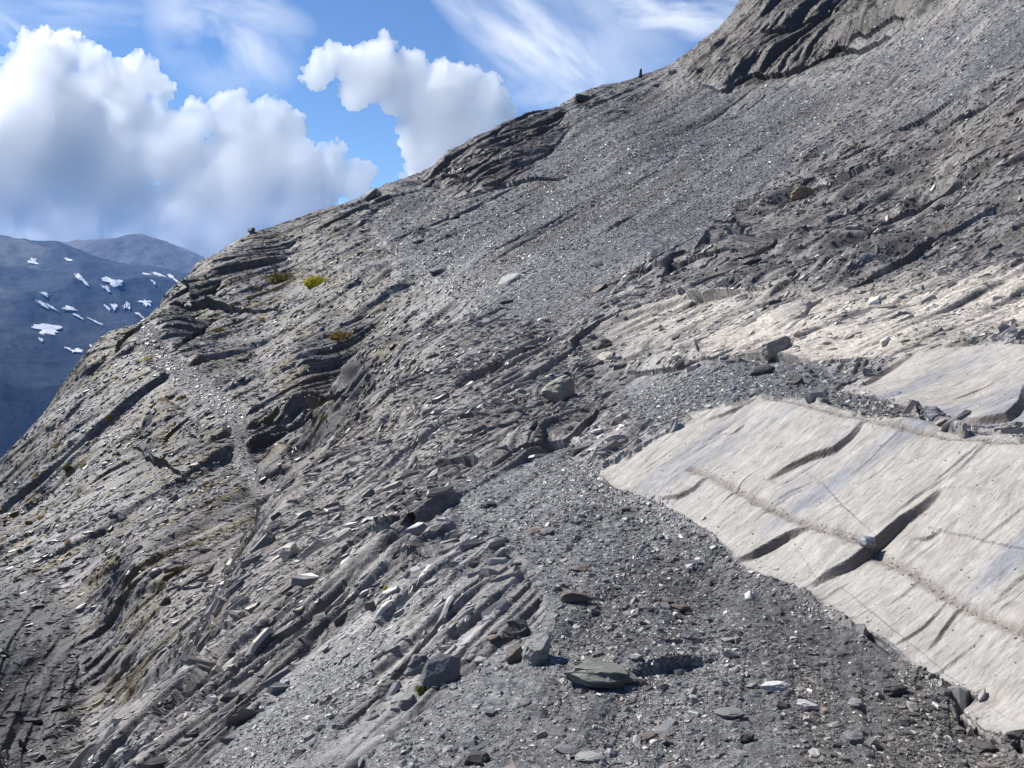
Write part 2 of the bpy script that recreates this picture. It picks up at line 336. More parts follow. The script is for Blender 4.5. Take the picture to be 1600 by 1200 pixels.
# ledges and cracks seen in the photograph (line on the photo, height m, fade m, line lifted on its left side)
STEPS = [
 ([(1195,750),(1215,737),(1240,718),(1270,705),(1300,692),(1325,675),(1348,660)],.085,.45),
 ([(1255,915),(1290,897),(1325,878),(1360,852),(1380,832),(1405,805),(1435,785),(1450,768),(1465,752)],.125,.6),
 ([(1145,873),(1170,865),(1200,850),(1230,836),(1265,823)],.10,.35),
 ([(1030,783),(1060,776),(1085,762),(1104,746)],.05,.3),([(1133,676),(1148,668),(1162,655)],.03,.15),([(1100,655),(1140,640),(1185,622)],.05,.3),
 ([(1444,1012),(1460,992),(1470,975),(1490,952),(1504,936)],.03,.2),([(1420,832),(1445,830),(1470,815)],.035,.12),
 ([(1190,800),(1230,770),(1310,718)],.015,.2),([(1475,650),(1530,652),(1570,645),(1592,625),(1598,598)],.13,.5),
 ([(1210,790),(1235,770),(1265,755)],.02,.1),([(1400,730),(1440,712),(1460,700)],.012,.1),([(1460,755),(1500,720),(1555,690)],.02,.3),
 ([(840,632),(860,628),(885,612),(905,588)],.20,.5),([(735,732),(770,728),(800,706),(850,694),(880,690),(930,650),(938,632)],.28,.7),
 ([(800,688),(860,668),(915,630)],.14,.5),([(975,582),(1010,586),(1060,577),(1110,560),(1155,540)],.22,.7),
 ([(990,572),(1060,560),(1130,540)],.12,.5),([(570,852),(600,845),(640,822)],.14,.5),([(640,880),(655,870),(675,868)],.1,.3),
 ([(1240,498),(1262,480),(1288,466)],.2,.6),([(1335,605),(1375,580),(1430,550)],.10,.3),
 ([(1170,334),(1210,320),(1240,303),(1290,290),(1330,265),(1390,225)],.45,2.0),
 ([(1120,330),(1160,318),(1200,300),(1260,280),(1340,235),(1400,212)],.28,1.5),([(1310,455),(1370,430),(1430,405),(1480,372),(1560,325)],.45,1.4),
 ([(1140,418),(1175,405),(1215,372)],.55,1.8),([(1060,405),(1110,385),(1190,335)],.4,1.5),([(1000,420),(1040,402),(1100,380)],.25,1.2),
 ([(1470,210),(1520,180),(1600,130)],.35,1.5),([(1400,320),(1470,270),(1600,190)],.35,1.5),([(1300,400),(1380,350),(1500,290),(1600,240)],.4,1.5),
 ([(1085,132),(1130,142),(1170,118),(1230,112),(1310,72),(1420,40)],1.5,5),([(1180,70),(1230,60),(1290,30),(1320,0)],1.2,4),([(1280,80),(1350,60),(1440,20)],.9,3),
 ([(690,312),(760,300),(800,270),(850,240),(890,200)],.8,4),([(700,270),(760,250),(840,215),(885,185)],.7,3),([(650,290),(700,290),(760,262),(830,200)],.6,3),
 ([(950,460),(985,450),(1020,430)],.2,.8),([(770,445),(800,440),(820,430)],.2,.8),
 ([(980,1065),(1010,1050),(1100,1030),(1140,1025)],.05,.4),([(1020,1005),(1060,1000),(1140,990)],.04,.3),
 ([(240,1150),(300,1080),(350,1020),(395,975),(410,955)],.12,.6),([(330,1010),(365,985),(400,950)],.08,.4),([(270,930),(330,890),(345,880)],.15,.8),
 ([(420,660),(470,650),(520,620),(560,580)],.6,1.6),([(180,560),(200,530),(225,512)],.8,2.5),([(275,470),(300,480),(340,440)],.9,3),([(270,545),(310,520),(330,500)],.7,2),
 ([(210,700),(240,720),(260,680),(300,650)],.6,2),([(215,690),(250,670),(290,640)],.5,2),
]
def seg_field(P, x, y):
    """distance, signed side and arc position to a polyline"""
    best = np.full(x.shape, 1e9); side = np.zeros(x.shape); arc = np.zeros(x.shape)
    L = [0]; 
    for i in range(len(P)-1): L.append(L[-1]+np.linalg.norm(P[i+1]-P[i]))
    for i in range(len(P)-1):
        a = P[i]; b = P[i+1]; ab = b-a; n2 = ab@ab
        t = np.clip(((x-a[0])*ab[0]+(y-a[1])*ab[1])/n2, 0, 1)
        dx = x-a[0]-t*ab[0]; dy = y-a[1]-t*ab[1]; d = np.hypot(dx, dy); m = d < best
        best = np.where(m, d, best); side = np.where(m, ab[0]*dy-ab[1]*dx, side); arc = np.where(m, (L[i]+t*math.sqrt(n2))/L[-1], arc)
    return best, side, arc
D_pl = D.copy(); RIS = np.zeros(X.shape)
_r = np.random.default_rng(12)
for _ in range(46):                                                   # short flaked edges along the dip of the slab
    qx, qy = _r.uniform(960, 1640), _r.uniform(560, 1090)
    if not (look(R_SLAB, np.array([qx]), np.array([qy]))[0] > .9 or look(R_SLAB2, np.array([qx]), np.array([qy]))[0] > .9): continue
    p = hit(qx, qy)[:2]; an = math.radians(21.5+_r.normal(0, 5)); L_ = _r.uniform(.07, .30); v_ = np.array([math.cos(an), math.sin(an)])*L_
    STEPS.append(([p-v_, p+np.array([.012, -.012])*_r.normal(), p+v_], _r.uniform(.010, .026), _r.uniform(.06, .2)))
for pts, h, fade in STEPS:
    free = not isinstance(pts[0], tuple)
    isl = free or (fade <= .62 and h < .135 and pts[0][0] > 1000)
    if isl: h = h*.62; fade = fade*.9
    P = pts if free else [hit(*p)[:2] for p in pts]; P = np.array(P)
    R = fade*3
    m = (X > P[:, 0].min()-R) & (X < P[:, 0].max()+R) & (Yb > P[:, 1].min()-R) & (Yb < P[:, 1].max()+R)
    if not m.any(): continue
    x, y = X[m], Yb[m]; k = min(.35, abs(h))*.5
    if isl: k *= .35
    x = x+w1[m]*k*.6; y = y+fbm(ca[m]/(.3+fade*.3), cb[m]/(.2+fade*.3), 77, 3)*k
    d, s, arc = seg_field(P, x, y)
    endf = np.clip(np.sin(np.pi*np.clip(arc, 0, 1)), 0, 1)**.6
    up = (s > 0) if h > 0 else (s < 0)
    prof = np.where(up, np.exp(-d/fade)*np.clip(d/np.where(y < 9, abs(h)*.3+.0035*y, abs(h)*.9+.009*y), 0, 1), 0)
    
    e = abs(h)*endf*prof
    e = e-abs(h)*.35*endf*np.where(~up, np.exp(-d/(fade*.25)), 0)       # hollow at the foot of the riser
    if isl: e = -abs(h)*endf*np.where(~up, np.exp(-d/fade)*np.clip(d/(abs(h)*.2+.0028*y), 0, 1), 0)   # the lower side is the broken-out one
    D[m] += e.astype(f4)
    if h > 0: RIS[m] = np.maximum(RIS[m], np.where((~up if isl else up) & (d < abs(h)*.35+.0015*y), endf, 0)*(abs(h) > .015))
# joints (grooves with grit) across the slab
JOINT = np.zeros(X.shape, f4)
for pts, dep, wd in (([(1080,735),(1130,757),(1190,790),(1260,822),(1350,852),(1372,866),(1420,890),(1460,915),(1530,955),(1610,992),(1700,1030)],.016,.03),
                     ([(1195,622),(1340,656),(1490,684),(1620,700)],.015,.03),([(1300,975),(1360,950)],.004,.006),
                     ([(1010,735),(1060,700),(1140,670)],.006,.012)):
    P = np.array([hit(*p)[:2] for p in pts]); R = .5
    m = (X > P[:, 0].min()-R) & (X < P[:, 0].max()+R) & (Yb > P[:, 1].min()-R) & (Yb < P[:, 1].max()+R)
    x = X[m]+fbm(ca[m]/.2, cb[m]/.2, 81, 3)*.02; y = Yb[m]+fbm(ca[m]/.2, cb[m]/.2, 82, 3)*.02
    d, s, arc = seg_field(P, x, y); g = np.exp(-(d/wd)**2)
    D[m] -= (dep*g).astype(f4); JOINT[m] = np.maximum(JOINT[m], g*min(1, dep/.02))
D2 = D+Dw; X = X+N[..., 0]*D2; Y3 = Yb+N[..., 1]*D2; Z = Z+N[..., 2]*D2
N0 = N; N = normals(X, Y3, Z); flatn = np.clip((N*N0).sum(-1), 0, 1).astype(f4)**3
DS = D-D_pl; wb = (wb-.9*DS).astype(f4); cbf = (cb-.9*D).astype(f4); wa = (wa+.5*D).astype(f4)
def soft(A, r=1):
    for ax in (0, 1): A = (np.roll(A, 1, ax)+A*2+np.roll(A, -1, ax))/4
    return A
def relief(octs):
    global wa, wb
    R_ = np.zeros(X.shape, f4)
    for La, Lb, A, s, tl in octs:
        rt = (Lb/1.5)/(.00175*Yb); h, r, e = plates(wa, wb, La, Lb, s, tl, .95, np.clip(.9*rt, 2.5, 30).astype(f4))
        k = A*ledge*flatn*sstep(1.6, 4.5, rt)
        if La > 1: k = k*(.7+.5*brown+.5*gully+.9*cliff+.3*sstep(6, 20, Yb))
        k = k*(1-.45*pale)*(1+.5*rib)*(.14+1.15*sstep(-.35, .5, fbm(ca/2.2, cb/1.6, s+3, 3)))
        dk = h*k.astype(f4); R_ += dk; wb = wb-.7*dk; wa = wa+.5*dk; CR.append(r)
    return R_
CR = []
D = relief(((1.9, .34, .115, 120, 1.1), (.75, .15, .052, 130, 1.2)))
X = X+N[..., 0]*D; Y3 = Y3+N[..., 1]*D; Z = Z+N[..., 2]*D
N = soft(soft(normals(X, Y3, Z))); N /= np.linalg.norm(N, axis=-1, keepdims=True); flatn = np.clip((N*N0).sum(-1), 0, 1).astype(f4)**3
D = relief(((.28, .062, .016, 140, 1.2), (.11, .026, .0060, 150, 1.0)))
# scree: low lobes and small chips
D += scree*(fbm(ca/1.8, cb/.9, 31, 4)*.05+fbm(X/.20, Y3/.17, 35, 4, .65)*.022).astype(f4)
hs, rs, es = plates(X+.3*Y3, Y3, .07, .06, 160, .8); D += scree*hs*.007
hs2, rs2, _ = plates(ca, cbf, .26, .17, 165, .8); D += scree*hs2*.018*sstep(8, 25, Yb)
D += (1-scree)*(1-smooth_)*fbm(ca/.12, cbf/.06, 47, 4, .65)*.008
# slab surface: faint flaking along the dip
D += smooth_*(fbm(ca/.35, cbf/.06, 52, 4, .6)*.006).astype(f4)
hp, rp, ep = plates(wa, wb, 1.1, .14, 170, .6); fl = sstep(.15, .5, fbm(ca/.8, cb/.5, 57, 3))
D += smooth_*hp*.010*fl
X = X+N[..., 0]*D; Y3 = Y3+N[..., 1]*D; Z = Z+N[..., 2]*D

# --- colour of the ground (rock albedo, with some shade painted in)
def rgb(r, g, b): return np.array([r, g, b], f4)
def mixc(c, k, m): return c+(k-c)*m[..., None]
n_lo = fbm(ca/2.2, cb/1.1, 61, 4); n_hi = fbm(ca/.16, cb/.05, 62, 3); n_xl = fbm(ca/11, cb/7, 64, 3)
tone = .5*CR[1]+.3*CR[2]+.2*CR[0]
col = mixc(np.broadcast_to(rgb(.20,.183,.168), X.shape+(3,)).copy(), rgb(.60,.565,.53), sstep(.40, .80, tone+.25*n_lo)*.75)
col = mixc(col, rgb(.80,.71,.60), np.clip(pale*sstep(860, 1130, PX+w3*60)*1.05, 0, 1)*sstep(.28, .62, tone+.45*n_lo+.20))
col = mixc(col, rgb(.15,.125,.105), np.clip(brown*.5, 0, 1)*sstep(-.3, .5, n_lo+.3))
col = mixc(col, rgb(.115,.097,.082), np.clip(cliff*.95+gully*.75, 0, 1))  # dark brown rock, with shade of cliff faces and gully wall painted in
col = mixc(col, rgb(.32,.26,.215), sstep(.1, .6, n_xl)*.4*(1-smooth_))
col = mixc(col, rgb(.42,.385,.345), rib*(1-scree)*sstep(.3, .7, tone+.2*n_lo)*.6)
sc_t = .5*rs+.3*rs2+.2
scol = mixc(np.broadcast_to(rgb(.20,.20,.20), X.shape+(3,)).copy(), rgb(.32,.315,.305), sstep(.4, .95, sc_t+.15*n_lo))
scol = mixc(scol, rgb(.165,.135,.11), sstep(.0, .5, fbm(ca/9, cb/2.2, 66, 4))*.65)
scol = mixc(scol, rgb(.075,.074,.073), sstep(.1, .5, fbm(ca/7, cb/1.5, 67, 4))*.55)
col = mixc(col, rgb(0,0,0), scree) + scol*scree[..., None]
bl = sstep(.02, .42, fbm(ca/2.4+wb*.1, cb/.38, 71, 3)-.1)                       # blue-grey film running down the slab
slc = mixc(np.broadcast_to(rgb(.42,.385,.34), X.shape+(3,)).copy(), rgb(.25,.255,.272), bl*.85)
slc = mixc(slc, rgb(.37,.315,.255), sstep(.2, .7, fbm(ca/.5, cb/.12, 73, 4))*.45)
slc = mixc(slc, rgb(.24,.215,.19), sstep(.38, .8, fbm(ca/.3, cb/.03, 74, 3))*.5)
col = mixc(col, rgb(0,0,0), smooth_)+slc*smooth_[..., None]
col = mixc(col, rgb(.085,.083,.082), dkc*.9)  # shade in the lower-left gully corner, painted as near-black rock
col = mixc(col, rgb(.10,.095,.088), np.clip(spur_shade*.7, 0, 1)*(1-path))  # shade on the far-spur outcrops painted in as dark grey
col = mixc(col, rgb(.26,.19,.07), spur*(1-path)*(1-dkc)*sstep(.10, .38, fbm(ca/1.4, wb/.5, 91, 4)-.12*sstep(300, 700, np.abs(PX-350)))*.75)
col *= (1-.18*spur*(1-scree))[..., None]
col = mixc(col, rgb(.085,.082,.08), darkg*(1-smooth_)*.6)
col = mixc(col, rgb(.20,.20,.205), bare*(1-darkg)*(1-pale)*(1-smooth_)*.7)
col = mixc(col, rgb(.18,.14,.11), JOINT*.8)
col = mixc(col, rgb(.17,.125,.095), RIS*smooth_*.85)
col = mixc(col, rgb(.30,.28,.262), sstep(.2, .8, path)*.8)
col *= (1+.22*n_hi+.10*fbm(ca/.05, cb/.03, 68, 2))[..., None]
col *= np.where((smooth_ > .5)[..., None], rgb(.76, .775, .80), rgb(.50, .507, .515))
col = np.clip(col, .02, .8)

def set_props(o, label=None, cat=None, group=None, kind=None):
    if label: o['label'] = label
    if cat: o['category'] = cat
    if group: o['group'] = group
    if kind: o['kind'] = kind
    return o
def np_mesh(name, V, Fq, mat, colr=None, smooth=False, link=True, nper=4):
    me = bpy.data.meshes.new(name); me.vertices.add(len(V)); me.vertices.foreach_set('co', np.ascontiguousarray(V, dtype=f4).ravel())
    me.loops.add(Fq.size); me.loops.foreach_set('vertex_index', np.ascontiguousarray(Fq, dtype=np.int32).ravel())
    nf = Fq.size//nper; me.polygons.add(nf); me.polygons.foreach_set('loop_start', np.arange(nf, dtype=np.int32)*nper)
    if smooth: me.polygons.foreach_set('use_smooth', np.ones(nf, bool))
    else: me.polygons.foreach_set('use_smooth', np.zeros(nf, bool))
    me.update(calc_edges=True)
    if colr is not None:
        a = me.color_attributes.new('col', 'FLOAT_COLOR', 'POINT')
        a.data.foreach_set('color', np.c_[colr, np.ones(len(colr))].astype(f4).ravel())
    me.materials.append(mat)
    o = bpy.data.objects.new(name, me)
    if link: C.objects.link(o)
    return o

# ------------------------------------------------------------------ materials
ANG = SA
def rock_mat(name, stretch=(3, 10, 8), bump=.02, grit=1.0, rough=.62, spec=.4, var=.35, cellv=.0, cracks=False):
    m = bpy.data.materials.new(name); m.use_nodes = True; t = NT(m.node_tree); t.n.clear()
    at = t.add('ShaderNodeAttribute', attribute_name='col')
    tc = t.add('ShaderNodeTexCoord')
    rot = t.add('ShaderNodeMapping', i_Vector=tc.outputs['Object']); rot.inputs['Rotation'].default_value = (0, 0, -ANG)
    mp = t.add('ShaderNodeMapping', i_Vector=rot.outputs[0]); mp.inputs['Scale'].default_value = stretch
    n1 = t.add('ShaderNodeTexNoise', i_Vector=mp.outputs[0], i_Scale=1.0, i_Detail=7.0, i_Roughness=0.65)
    n2 = t.add('ShaderNodeTexNoise', i_Vector=tc.outputs['Object'], i_Scale=60.0, i_Detail=3.0, i_Roughness=0.7)
    mp2 = t.add('ShaderNodeMapping', i_Vector=rot.outputs[0]); mp2.inputs['Scale'].default_value = (18*grit, 34*grit, 34*grit)
    vo = t.add('ShaderNodeTexVoronoi', i_Vector=mp2.outputs[0], i_Scale=1.0)
    hgt = t.math('ADD', n1.outputs['Fac'], t.math('MULTIPLY', n2.outputs['Fac'], .25))
    sep = t.add('ShaderNodeSeparateColor', i_Color=vo.outputs['Color'])
    if cellv: hgt = t.math('ADD', hgt, t.math('MULTIPLY', sep.outputs[0], cellv))
    f = t.math('ADD', t.math('MULTIPLY', t.math('SUBTRACT', n1.outputs['Fac'], .5), var*2.4), 1.0)
    f = t.math('ADD', f, t.math('MULTIPLY', t.math('SUBTRACT', n2.outputs['Fac'], .5), var*.9))
    if cellv: f = t.math('ADD', f, t.math('MULTIPLY', t.math('SUBTRACT', sep.outputs[1], .45), cellv*1.1))
    g = t.add('ShaderNodeCombineColor'); 
    for i in range(3): t.l.new(f, g.inputs[i])
    c = t.mix(1.0, at.outputs['Color'], g.outputs[0], 'MULTIPLY')
    if cracks:
        nw = t.add('ShaderNodeTexNoise', i_Vector=rot.outputs[0], i_Scale=5.0, i_Detail=3.0)
        wv = t.n.new('ShaderNodeVectorMath'); wv.operation = 'MULTIPLY_ADD'; t.l.new(nw.outputs['Color'], wv.inputs[0]); wv.inputs[1].default_value = (.06, .05, .05); t.l.new(rot.outputs[0], wv.inputs[2])
        m3 = t.add('ShaderNodeMapping', i_Vector=wv.outputs[0]); m3.inputs['Scale'].default_value = (.55, 7.0, 7.0)
        ve = t.add('ShaderNodeTexNoise', i_Vector=m3.outputs[0], i_Scale=1.0, i_Detail=1.5, i_Roughness=.4)
        ln = t.math('SUBTRACT', 1.0, t.math('MULTIPLY', t.math('ABSOLUTE', t.math('SUBTRACT', ve.outputs['Fac'], .5)), 110.0), True)
        ns = t.add('ShaderNodeTexNoise', i_Vector=tc.outputs['Object'], i_Scale=2.2, i_Detail=3.0)
        ln = t.math('MULTIPLY', ln, t.math('MULTIPLY', t.math('SUBTRACT', ns.outputs['Fac'], .50, True), 9.0, True))
        c = t.mix(t.math('MULTIPLY', ln, .7), c, (.13, .105, .085, 1)); hgt = t.math('SUBTRACT', hgt, t.math('MULTIPLY', ln, 1.2))
    bp = t.add('ShaderNodeBump', i_Strength=.9, i_Distance=bump, i_Height=hgt)
    b = t.add('ShaderNodeBsdfPrincipled', i_Base_Color=c, i_Roughness=rough, i_Normal=bp.outputs[0])
    b.inputs['Specular IOR Level'].default_value = spec
    t.add('ShaderNodeOutputMaterial', i_Surface=b.outputs[0]); return m
M_ROCK = rock_mat('schist_rock', (5, 18, 14), .022, 1.0, .58, .45, .36, .45)
M_SCREE = rock_mat('scree_gravel', (11, 11, 12), .02, 1.3, .48, .5, .35, .8)
M_SLAB = rock_mat('pale_slab', (3.5, 30, 20), .018, 1.0, .62, .3, .36, .10)
M_PATH = rock_mat('trail_dust', (9, 14, 12), .01, 2.0, .8, .2, .2, .4)

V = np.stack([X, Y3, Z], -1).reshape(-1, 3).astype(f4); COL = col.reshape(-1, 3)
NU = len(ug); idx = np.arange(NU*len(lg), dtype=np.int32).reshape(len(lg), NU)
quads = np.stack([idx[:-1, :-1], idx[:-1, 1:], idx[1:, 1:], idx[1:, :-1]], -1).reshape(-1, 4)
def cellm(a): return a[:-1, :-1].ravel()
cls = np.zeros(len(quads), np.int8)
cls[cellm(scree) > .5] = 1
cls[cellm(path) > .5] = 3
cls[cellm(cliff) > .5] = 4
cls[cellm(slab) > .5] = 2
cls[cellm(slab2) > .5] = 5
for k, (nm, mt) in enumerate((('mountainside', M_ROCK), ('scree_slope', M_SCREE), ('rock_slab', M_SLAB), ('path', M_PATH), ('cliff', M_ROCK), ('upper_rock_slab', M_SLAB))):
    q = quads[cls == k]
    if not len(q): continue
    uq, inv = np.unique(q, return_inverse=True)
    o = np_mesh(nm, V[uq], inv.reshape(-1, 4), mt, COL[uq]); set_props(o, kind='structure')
# ------------------------------------------------------------------ loose chips: one countless mass on the scree, one of slates on the bedrock
rng = np.random.default_rng(7)
Nf = normals(X, Y3, Z)
A3 = np.array([.68, .20, .70])
VIS = (PX > -260) & (PX < 1860) & (PY > -120) & (PY < 1330)
def chips(name, weight, count, smin, smax, align, mat, tint, label, tilt, alpha=1.5, flat=(.12, .38), lift=.2, width=(.4, .85)):
    w = (weight*VIS).ravel().astype(np.float64); w /= w.sum()
    k = np.searchsorted(np.cumsum(w), rng.random(count)); k = np.clip(k, 0, len(w)-1)
    P = V[k]+0; n = Nf.reshape(-1, 3)[k]; Y = P[:, 1]
    s0 = smin*Y/F
    s = s0*(rng.random(count)**(-1/alpha)); s = np.minimum(s, (smax+.16*sstep(15, 60, Y)*(not align))*(.5+rng.random(count))); s = np.maximum(s, s0*.8)
    L = s*.5; Wd = L*rng.uniform(*width, count); H = s*rng.uniform(*flat, count)
    a = A3-n*(n@A3)[:, None]; a /= np.linalg.norm(a, axis=1)[:, None]; b = np.cross(n, a)
    th = rng.normal(0, .28, count) if align else rng.random(count)*6.283
    c, si = np.cos(th)[:, None], np.sin(th)[:, None]; e1 = a*c+b*si; e2 = b*c-a*si
    t1 = rng.normal(0, tilt, count)[:, None]; t2 = (rng.normal(0, tilt, count)-(.16 if align else 0))[:, None]
    e1 = e1+n*t1; e1 /= np.linalg.norm(e1, axis=1)[:, None]; e2 = e2+n*t2; e3 = np.cross(e1, e2); e3 /= np.linalg.norm(e3, axis=1)[:, None]; e2 = np.cross(e3, e1)
    ns = 6; ang = (np.arange(ns)/ns*6.283)[None]+rng.uniform(-.38, .38, (count, ns)); rad = rng.uniform(.72, 1.12, (count, ns))
    cx, cy = np.cos(ang)*rad, np.sin(ang)*rad
    top = P[:, None]+e1[:, None]*(cx*.8*L[:, None])[..., None]+e2[:, None]*(cy*.8*Wd[:, None])[..., None]+e3[:, None]*((.5+lift)*H[:, None]+rng.uniform(-.25, .2, (count, ns))*H[:, None])[..., None]
    mid = P[:, None]+e1[:, None]*(cx*L[:, None])[..., None]+e2[:, None]*(cy*Wd[:, None])[..., None]+e3[:, None]*((lift*H)[:, None]-.1*H[:, None]+rng.uniform(-.2, .2, (count, ns))*H[:, None])[..., None]
    bot = P[:, None]+e1[:, None]*(cx*.85*L[:, None])[..., None]+e2[:, None]*(cy*.85*Wd[:, None])[..., None]-e3[:, None]*(.7*H[:, None])[..., None]
    VV = np.concatenate([top, mid, bot], 1)
    f = []
    for i in range(ns):
        j = (i+1) % ns
        f += [(i, ns+i, ns+j), (i, ns+j, j), (ns+i, 2*ns+i, 2*ns+j), (ns+i, 2*ns+j, ns+j)]
    f += [(0, 1, 2), (0, 2, 3), (0, 3, 5), (3, 4, 5)]
    f = np.array(f, np.int32)
    FF = (f[None]+(np.arange(count, dtype=np.int32)*3*ns)[:, None, None]).reshape(-1, 3)
    base = COL[k] if tint is None else np.broadcast_to(rgb(*tint), (count, 3))
    v = rng.random(count)
    scr = name == 'scree_stones'
    if scr: tint = 1
    m = (.55+.85*rng.random(count))[:, None]
    cc = base*m*np.where((v > .80)[:, None], rgb(1.75, 1.68, 1.58), 1)
    if tint is not None:
        cc = np.where((v > .93)[:, None], rgb(.40, .375, .34)*m, cc); cc = np.where((v > .990)[:, None], rgb(.50, .49, .48), cc)
        cc = np.where(((v > .3) & (v < .42))[:, None], rgb(.165, .135, .115)*m, cc)
    cc = np.clip(cc, .02, .75)
    o = np_mesh(name, VV.reshape(-1, 3), FF, mat, np.repeat(cc, 3*ns, axis=0), nper=3)
    set_props(o, label, 'loose stones', kind='stuff'); return o
M_CHIP = rock_mat('chip_stone', (14, 30, 24), .006, 1.5, .42, .6, .25)
near = 1-sstep(5, 14, Yb); blur_sc = np.clip(look(blur(R_SCREE, 5), PX, PY)*1.6-.35, 0, 1)
cover = (1-.5*dkc)*(1-.8*bare)*(1-.7*pale)*(.35+.9*sstep(-.35, .3, fbm(ca/.9, cb/.5, 201, 3)))
chips('scree_stones', np.clip(np.maximum(scree-.1, .35*blur_sc*smooth_), 0, 1)*(1-JOINT)*cover*(1+1.1*near), int(260000*Q*Q), 2.0, .062, False, M_CHIP, None, 'countless loose grey slate chips strewn over the scree slope and gravel path', .22, 2.3)
chips('slate_fragments', np.clip((1-smooth_)*(1-scree)*(1-np.clip(path*1.5, 0, 1)), 0, 1)*cover, int(170000*Q*Q), 3.3, .26, True, M_CHIP, None, 'countless slate slivers lying along the grain of the broken bedrock', .14, 1.9, (.10, .30), .05, (.20, .5))
chips('trail_grit', np.clip(path, 0, 1), int(2500*Q*Q), 2.5, .10, False, M_CHIP, (.22, .21, .20), 'fine loose grit covering the narrow trail on the far spur', .15)
chips('crack_rubble', JOINT+.02*smooth_, int(1800*Q*Q), 2.0, .016, False, M_CHIP, (.20, .18, .165), 'small rubble caught in the cracks of the pale rock slab', .2)

# ------------------------------------------------------------------ single boulders and stones
import bmesh
FX, FY = project(V[:, 0].astype(np.float64), V[:, 1].astype(np.float64), V[:, 2].astype(np.float64))
def ground_at(px, py):
    for r in (3, 6, 12, 25):
        k = np.nonzero((np.abs(FX-px) < r) & (np.abs(FY-py) < r))[0]
        if len(k):
            y = V[k, 1]; k = k[y < y.min()*1.06+.02]
            k = k[np.argmin((FX[k]-px)**2+(FY[k]-py)**2)]; return V[k].astype(float), Nf.reshape(-1, 3)[k]
    p = hit(px, py); return p, np.array([0, 0, 1.])
def simple_mat(name, colr, rough=.6, spec=.4, var=.35, layers=True, stretch=(5, 9, 45)):
    m = bpy.data.materials.new(name); m.use_nodes = True; t = NT(m.node_tree); t.n.clear()
    tc = t.add('ShaderNodeTexCoord')
    mp = t.add('ShaderNodeMapping', i_Vector=tc.outputs['Object']); mp.inputs['Scale'].default_value = stretch if layers else (12, 12, 12)
    n1 = t.add('ShaderNodeTexNoise', i_Vector=mp.outputs[0], i_Scale=1.0, i_Detail=8.0, i_Roughness=.65)
    n2 = t.add('ShaderNodeTexNoise', i_Vector=tc.outputs['Object'], i_Scale=9.0, i_Detail=4.0)
    f = t.math('ADD', t.math('MULTIPLY', t.math('SUBTRACT', n1.outputs['Fac'], .5), var*3), 1.0)
    g = t.add('ShaderNodeCombineColor')
    for i in range(3): t.l.new(f, g.inputs[i])
    colr = tuple(q*(.72 if name != 'snow' else .9) for q in colr)
    c = t.mix(1.0, (*colr, 1), g.outputs[0], 'MULTIPLY')
    c = t.mix(t.math('MULTIPLY', t.math('SUBTRACT', n2.outputs['Fac'], .45, True), 2.0, True), c, (colr[0]*.55, colr[1]*.52, colr[2]*.5, 1))
    bp = t.add('ShaderNodeBump', i_Strength=.8, i_Distance=.02, i_Height=n1.outputs['Fac'])
    b = t.add('ShaderNodeBsdfPrincipled', i_Base_Color=c, i_Roughness=rough, i_Normal=bp.outputs[0]); b.inputs['Specular IOR Level'].default_value = spec
    t.add('ShaderNodeOutputMaterial', i_Surface=b.outputs[0]); return m
RM = {'cream': simple_mat('cream_rock', (.52, .47, .40)), 'grey': simple_mat('grey_rock', (.20, .198, .20)), 'dark': simple_mat('dark_rock', (.085, .08, .078)),
      'brown': simple_mat('brown_rock', (.17, .135, .11)), 'green': simple_mat('greenish_rock', (.22, .225, .195)), 'pale': simple_mat('pale_grey_rock', (.33, .325, .31)),
      'white': simple_mat('white_quartz_rock', (.66, .64, .60), .45, .5, .2), 'silver': simple_mat('silvery_rock', (.26, .27, .285), .3, .7, .3),
      'ochre': simple_mat('ochre_rock', (.33, .245, .16)), 'beige': simple_mat('beige_rock', (.36, .325, .275))}
def rock_mesh(name, dims, seed, layers=0.0, sub=3, pointy=0.0):
    r = np.random.default_rng(seed); bm = bmesh.new(); bmesh.ops.create_icosphere(bm, subdivisions=sub, radius=1.0)
    P = np.array([v.co[:] for v in bm.verts])
    P *= (1+.14*np.sin(P@r.normal(0, 2.2, 3)+r.random()*6))[:, None]
    for _ in range(15):
        n = r.normal(size=3); n /= np.linalg.norm(n); d = r.uniform(.52, .86); over = P@n-d
        P = P-np.clip(over, 0, None)[:, None]*n
    for n, d in (((0, 0, 1), .62), ((0, 0, -1), .55)):
        n = np.array(n)+r.normal(0, .12, 3); n /= np.linalg.norm(n); over = P@n-d; P = P-np.clip(over, 0, None)[:, None]*n
    if pointy: P[:, 0] *= 1-.45*pointy*np.clip(P[:, 2], -1, 1); P[:, 1] *= 1-.4*pointy*np.clip(P[:, 2], -1, 1)
    P /= np.abs(P).max(0)
    if layers:
        z = P[:, 2]*3.3+.5*np.sin(P[:, 0]*2+seed)+.3*np.sin(P[:, 1]*3); st = (z-np.floor(z)); P[:, :2] *= (1-layers*.28*(h2(np.floor(z), np.floor(z)*0, seed)-.3)-layers*.10*(st > .8))[:, None]
    P += (.06*np.stack([fbm(P[:, 0]*3+7, P[:, 1]*3+P[:, 2]*2.3, seed+i, 3) for i in range(3)], 1))
    P += (.018*np.stack([fbm(P[:, 0]*11+3, P[:, 1]*11+P[:, 2]*17, seed+20+i, 3) for i in range(3)], 1))
    P *= np.array(dims)/2
    for v, p in zip(bm.verts, P): v.co = p
    me = bpy.data.meshes.new(name); bm.to_mesh(me); bm.free(); return me
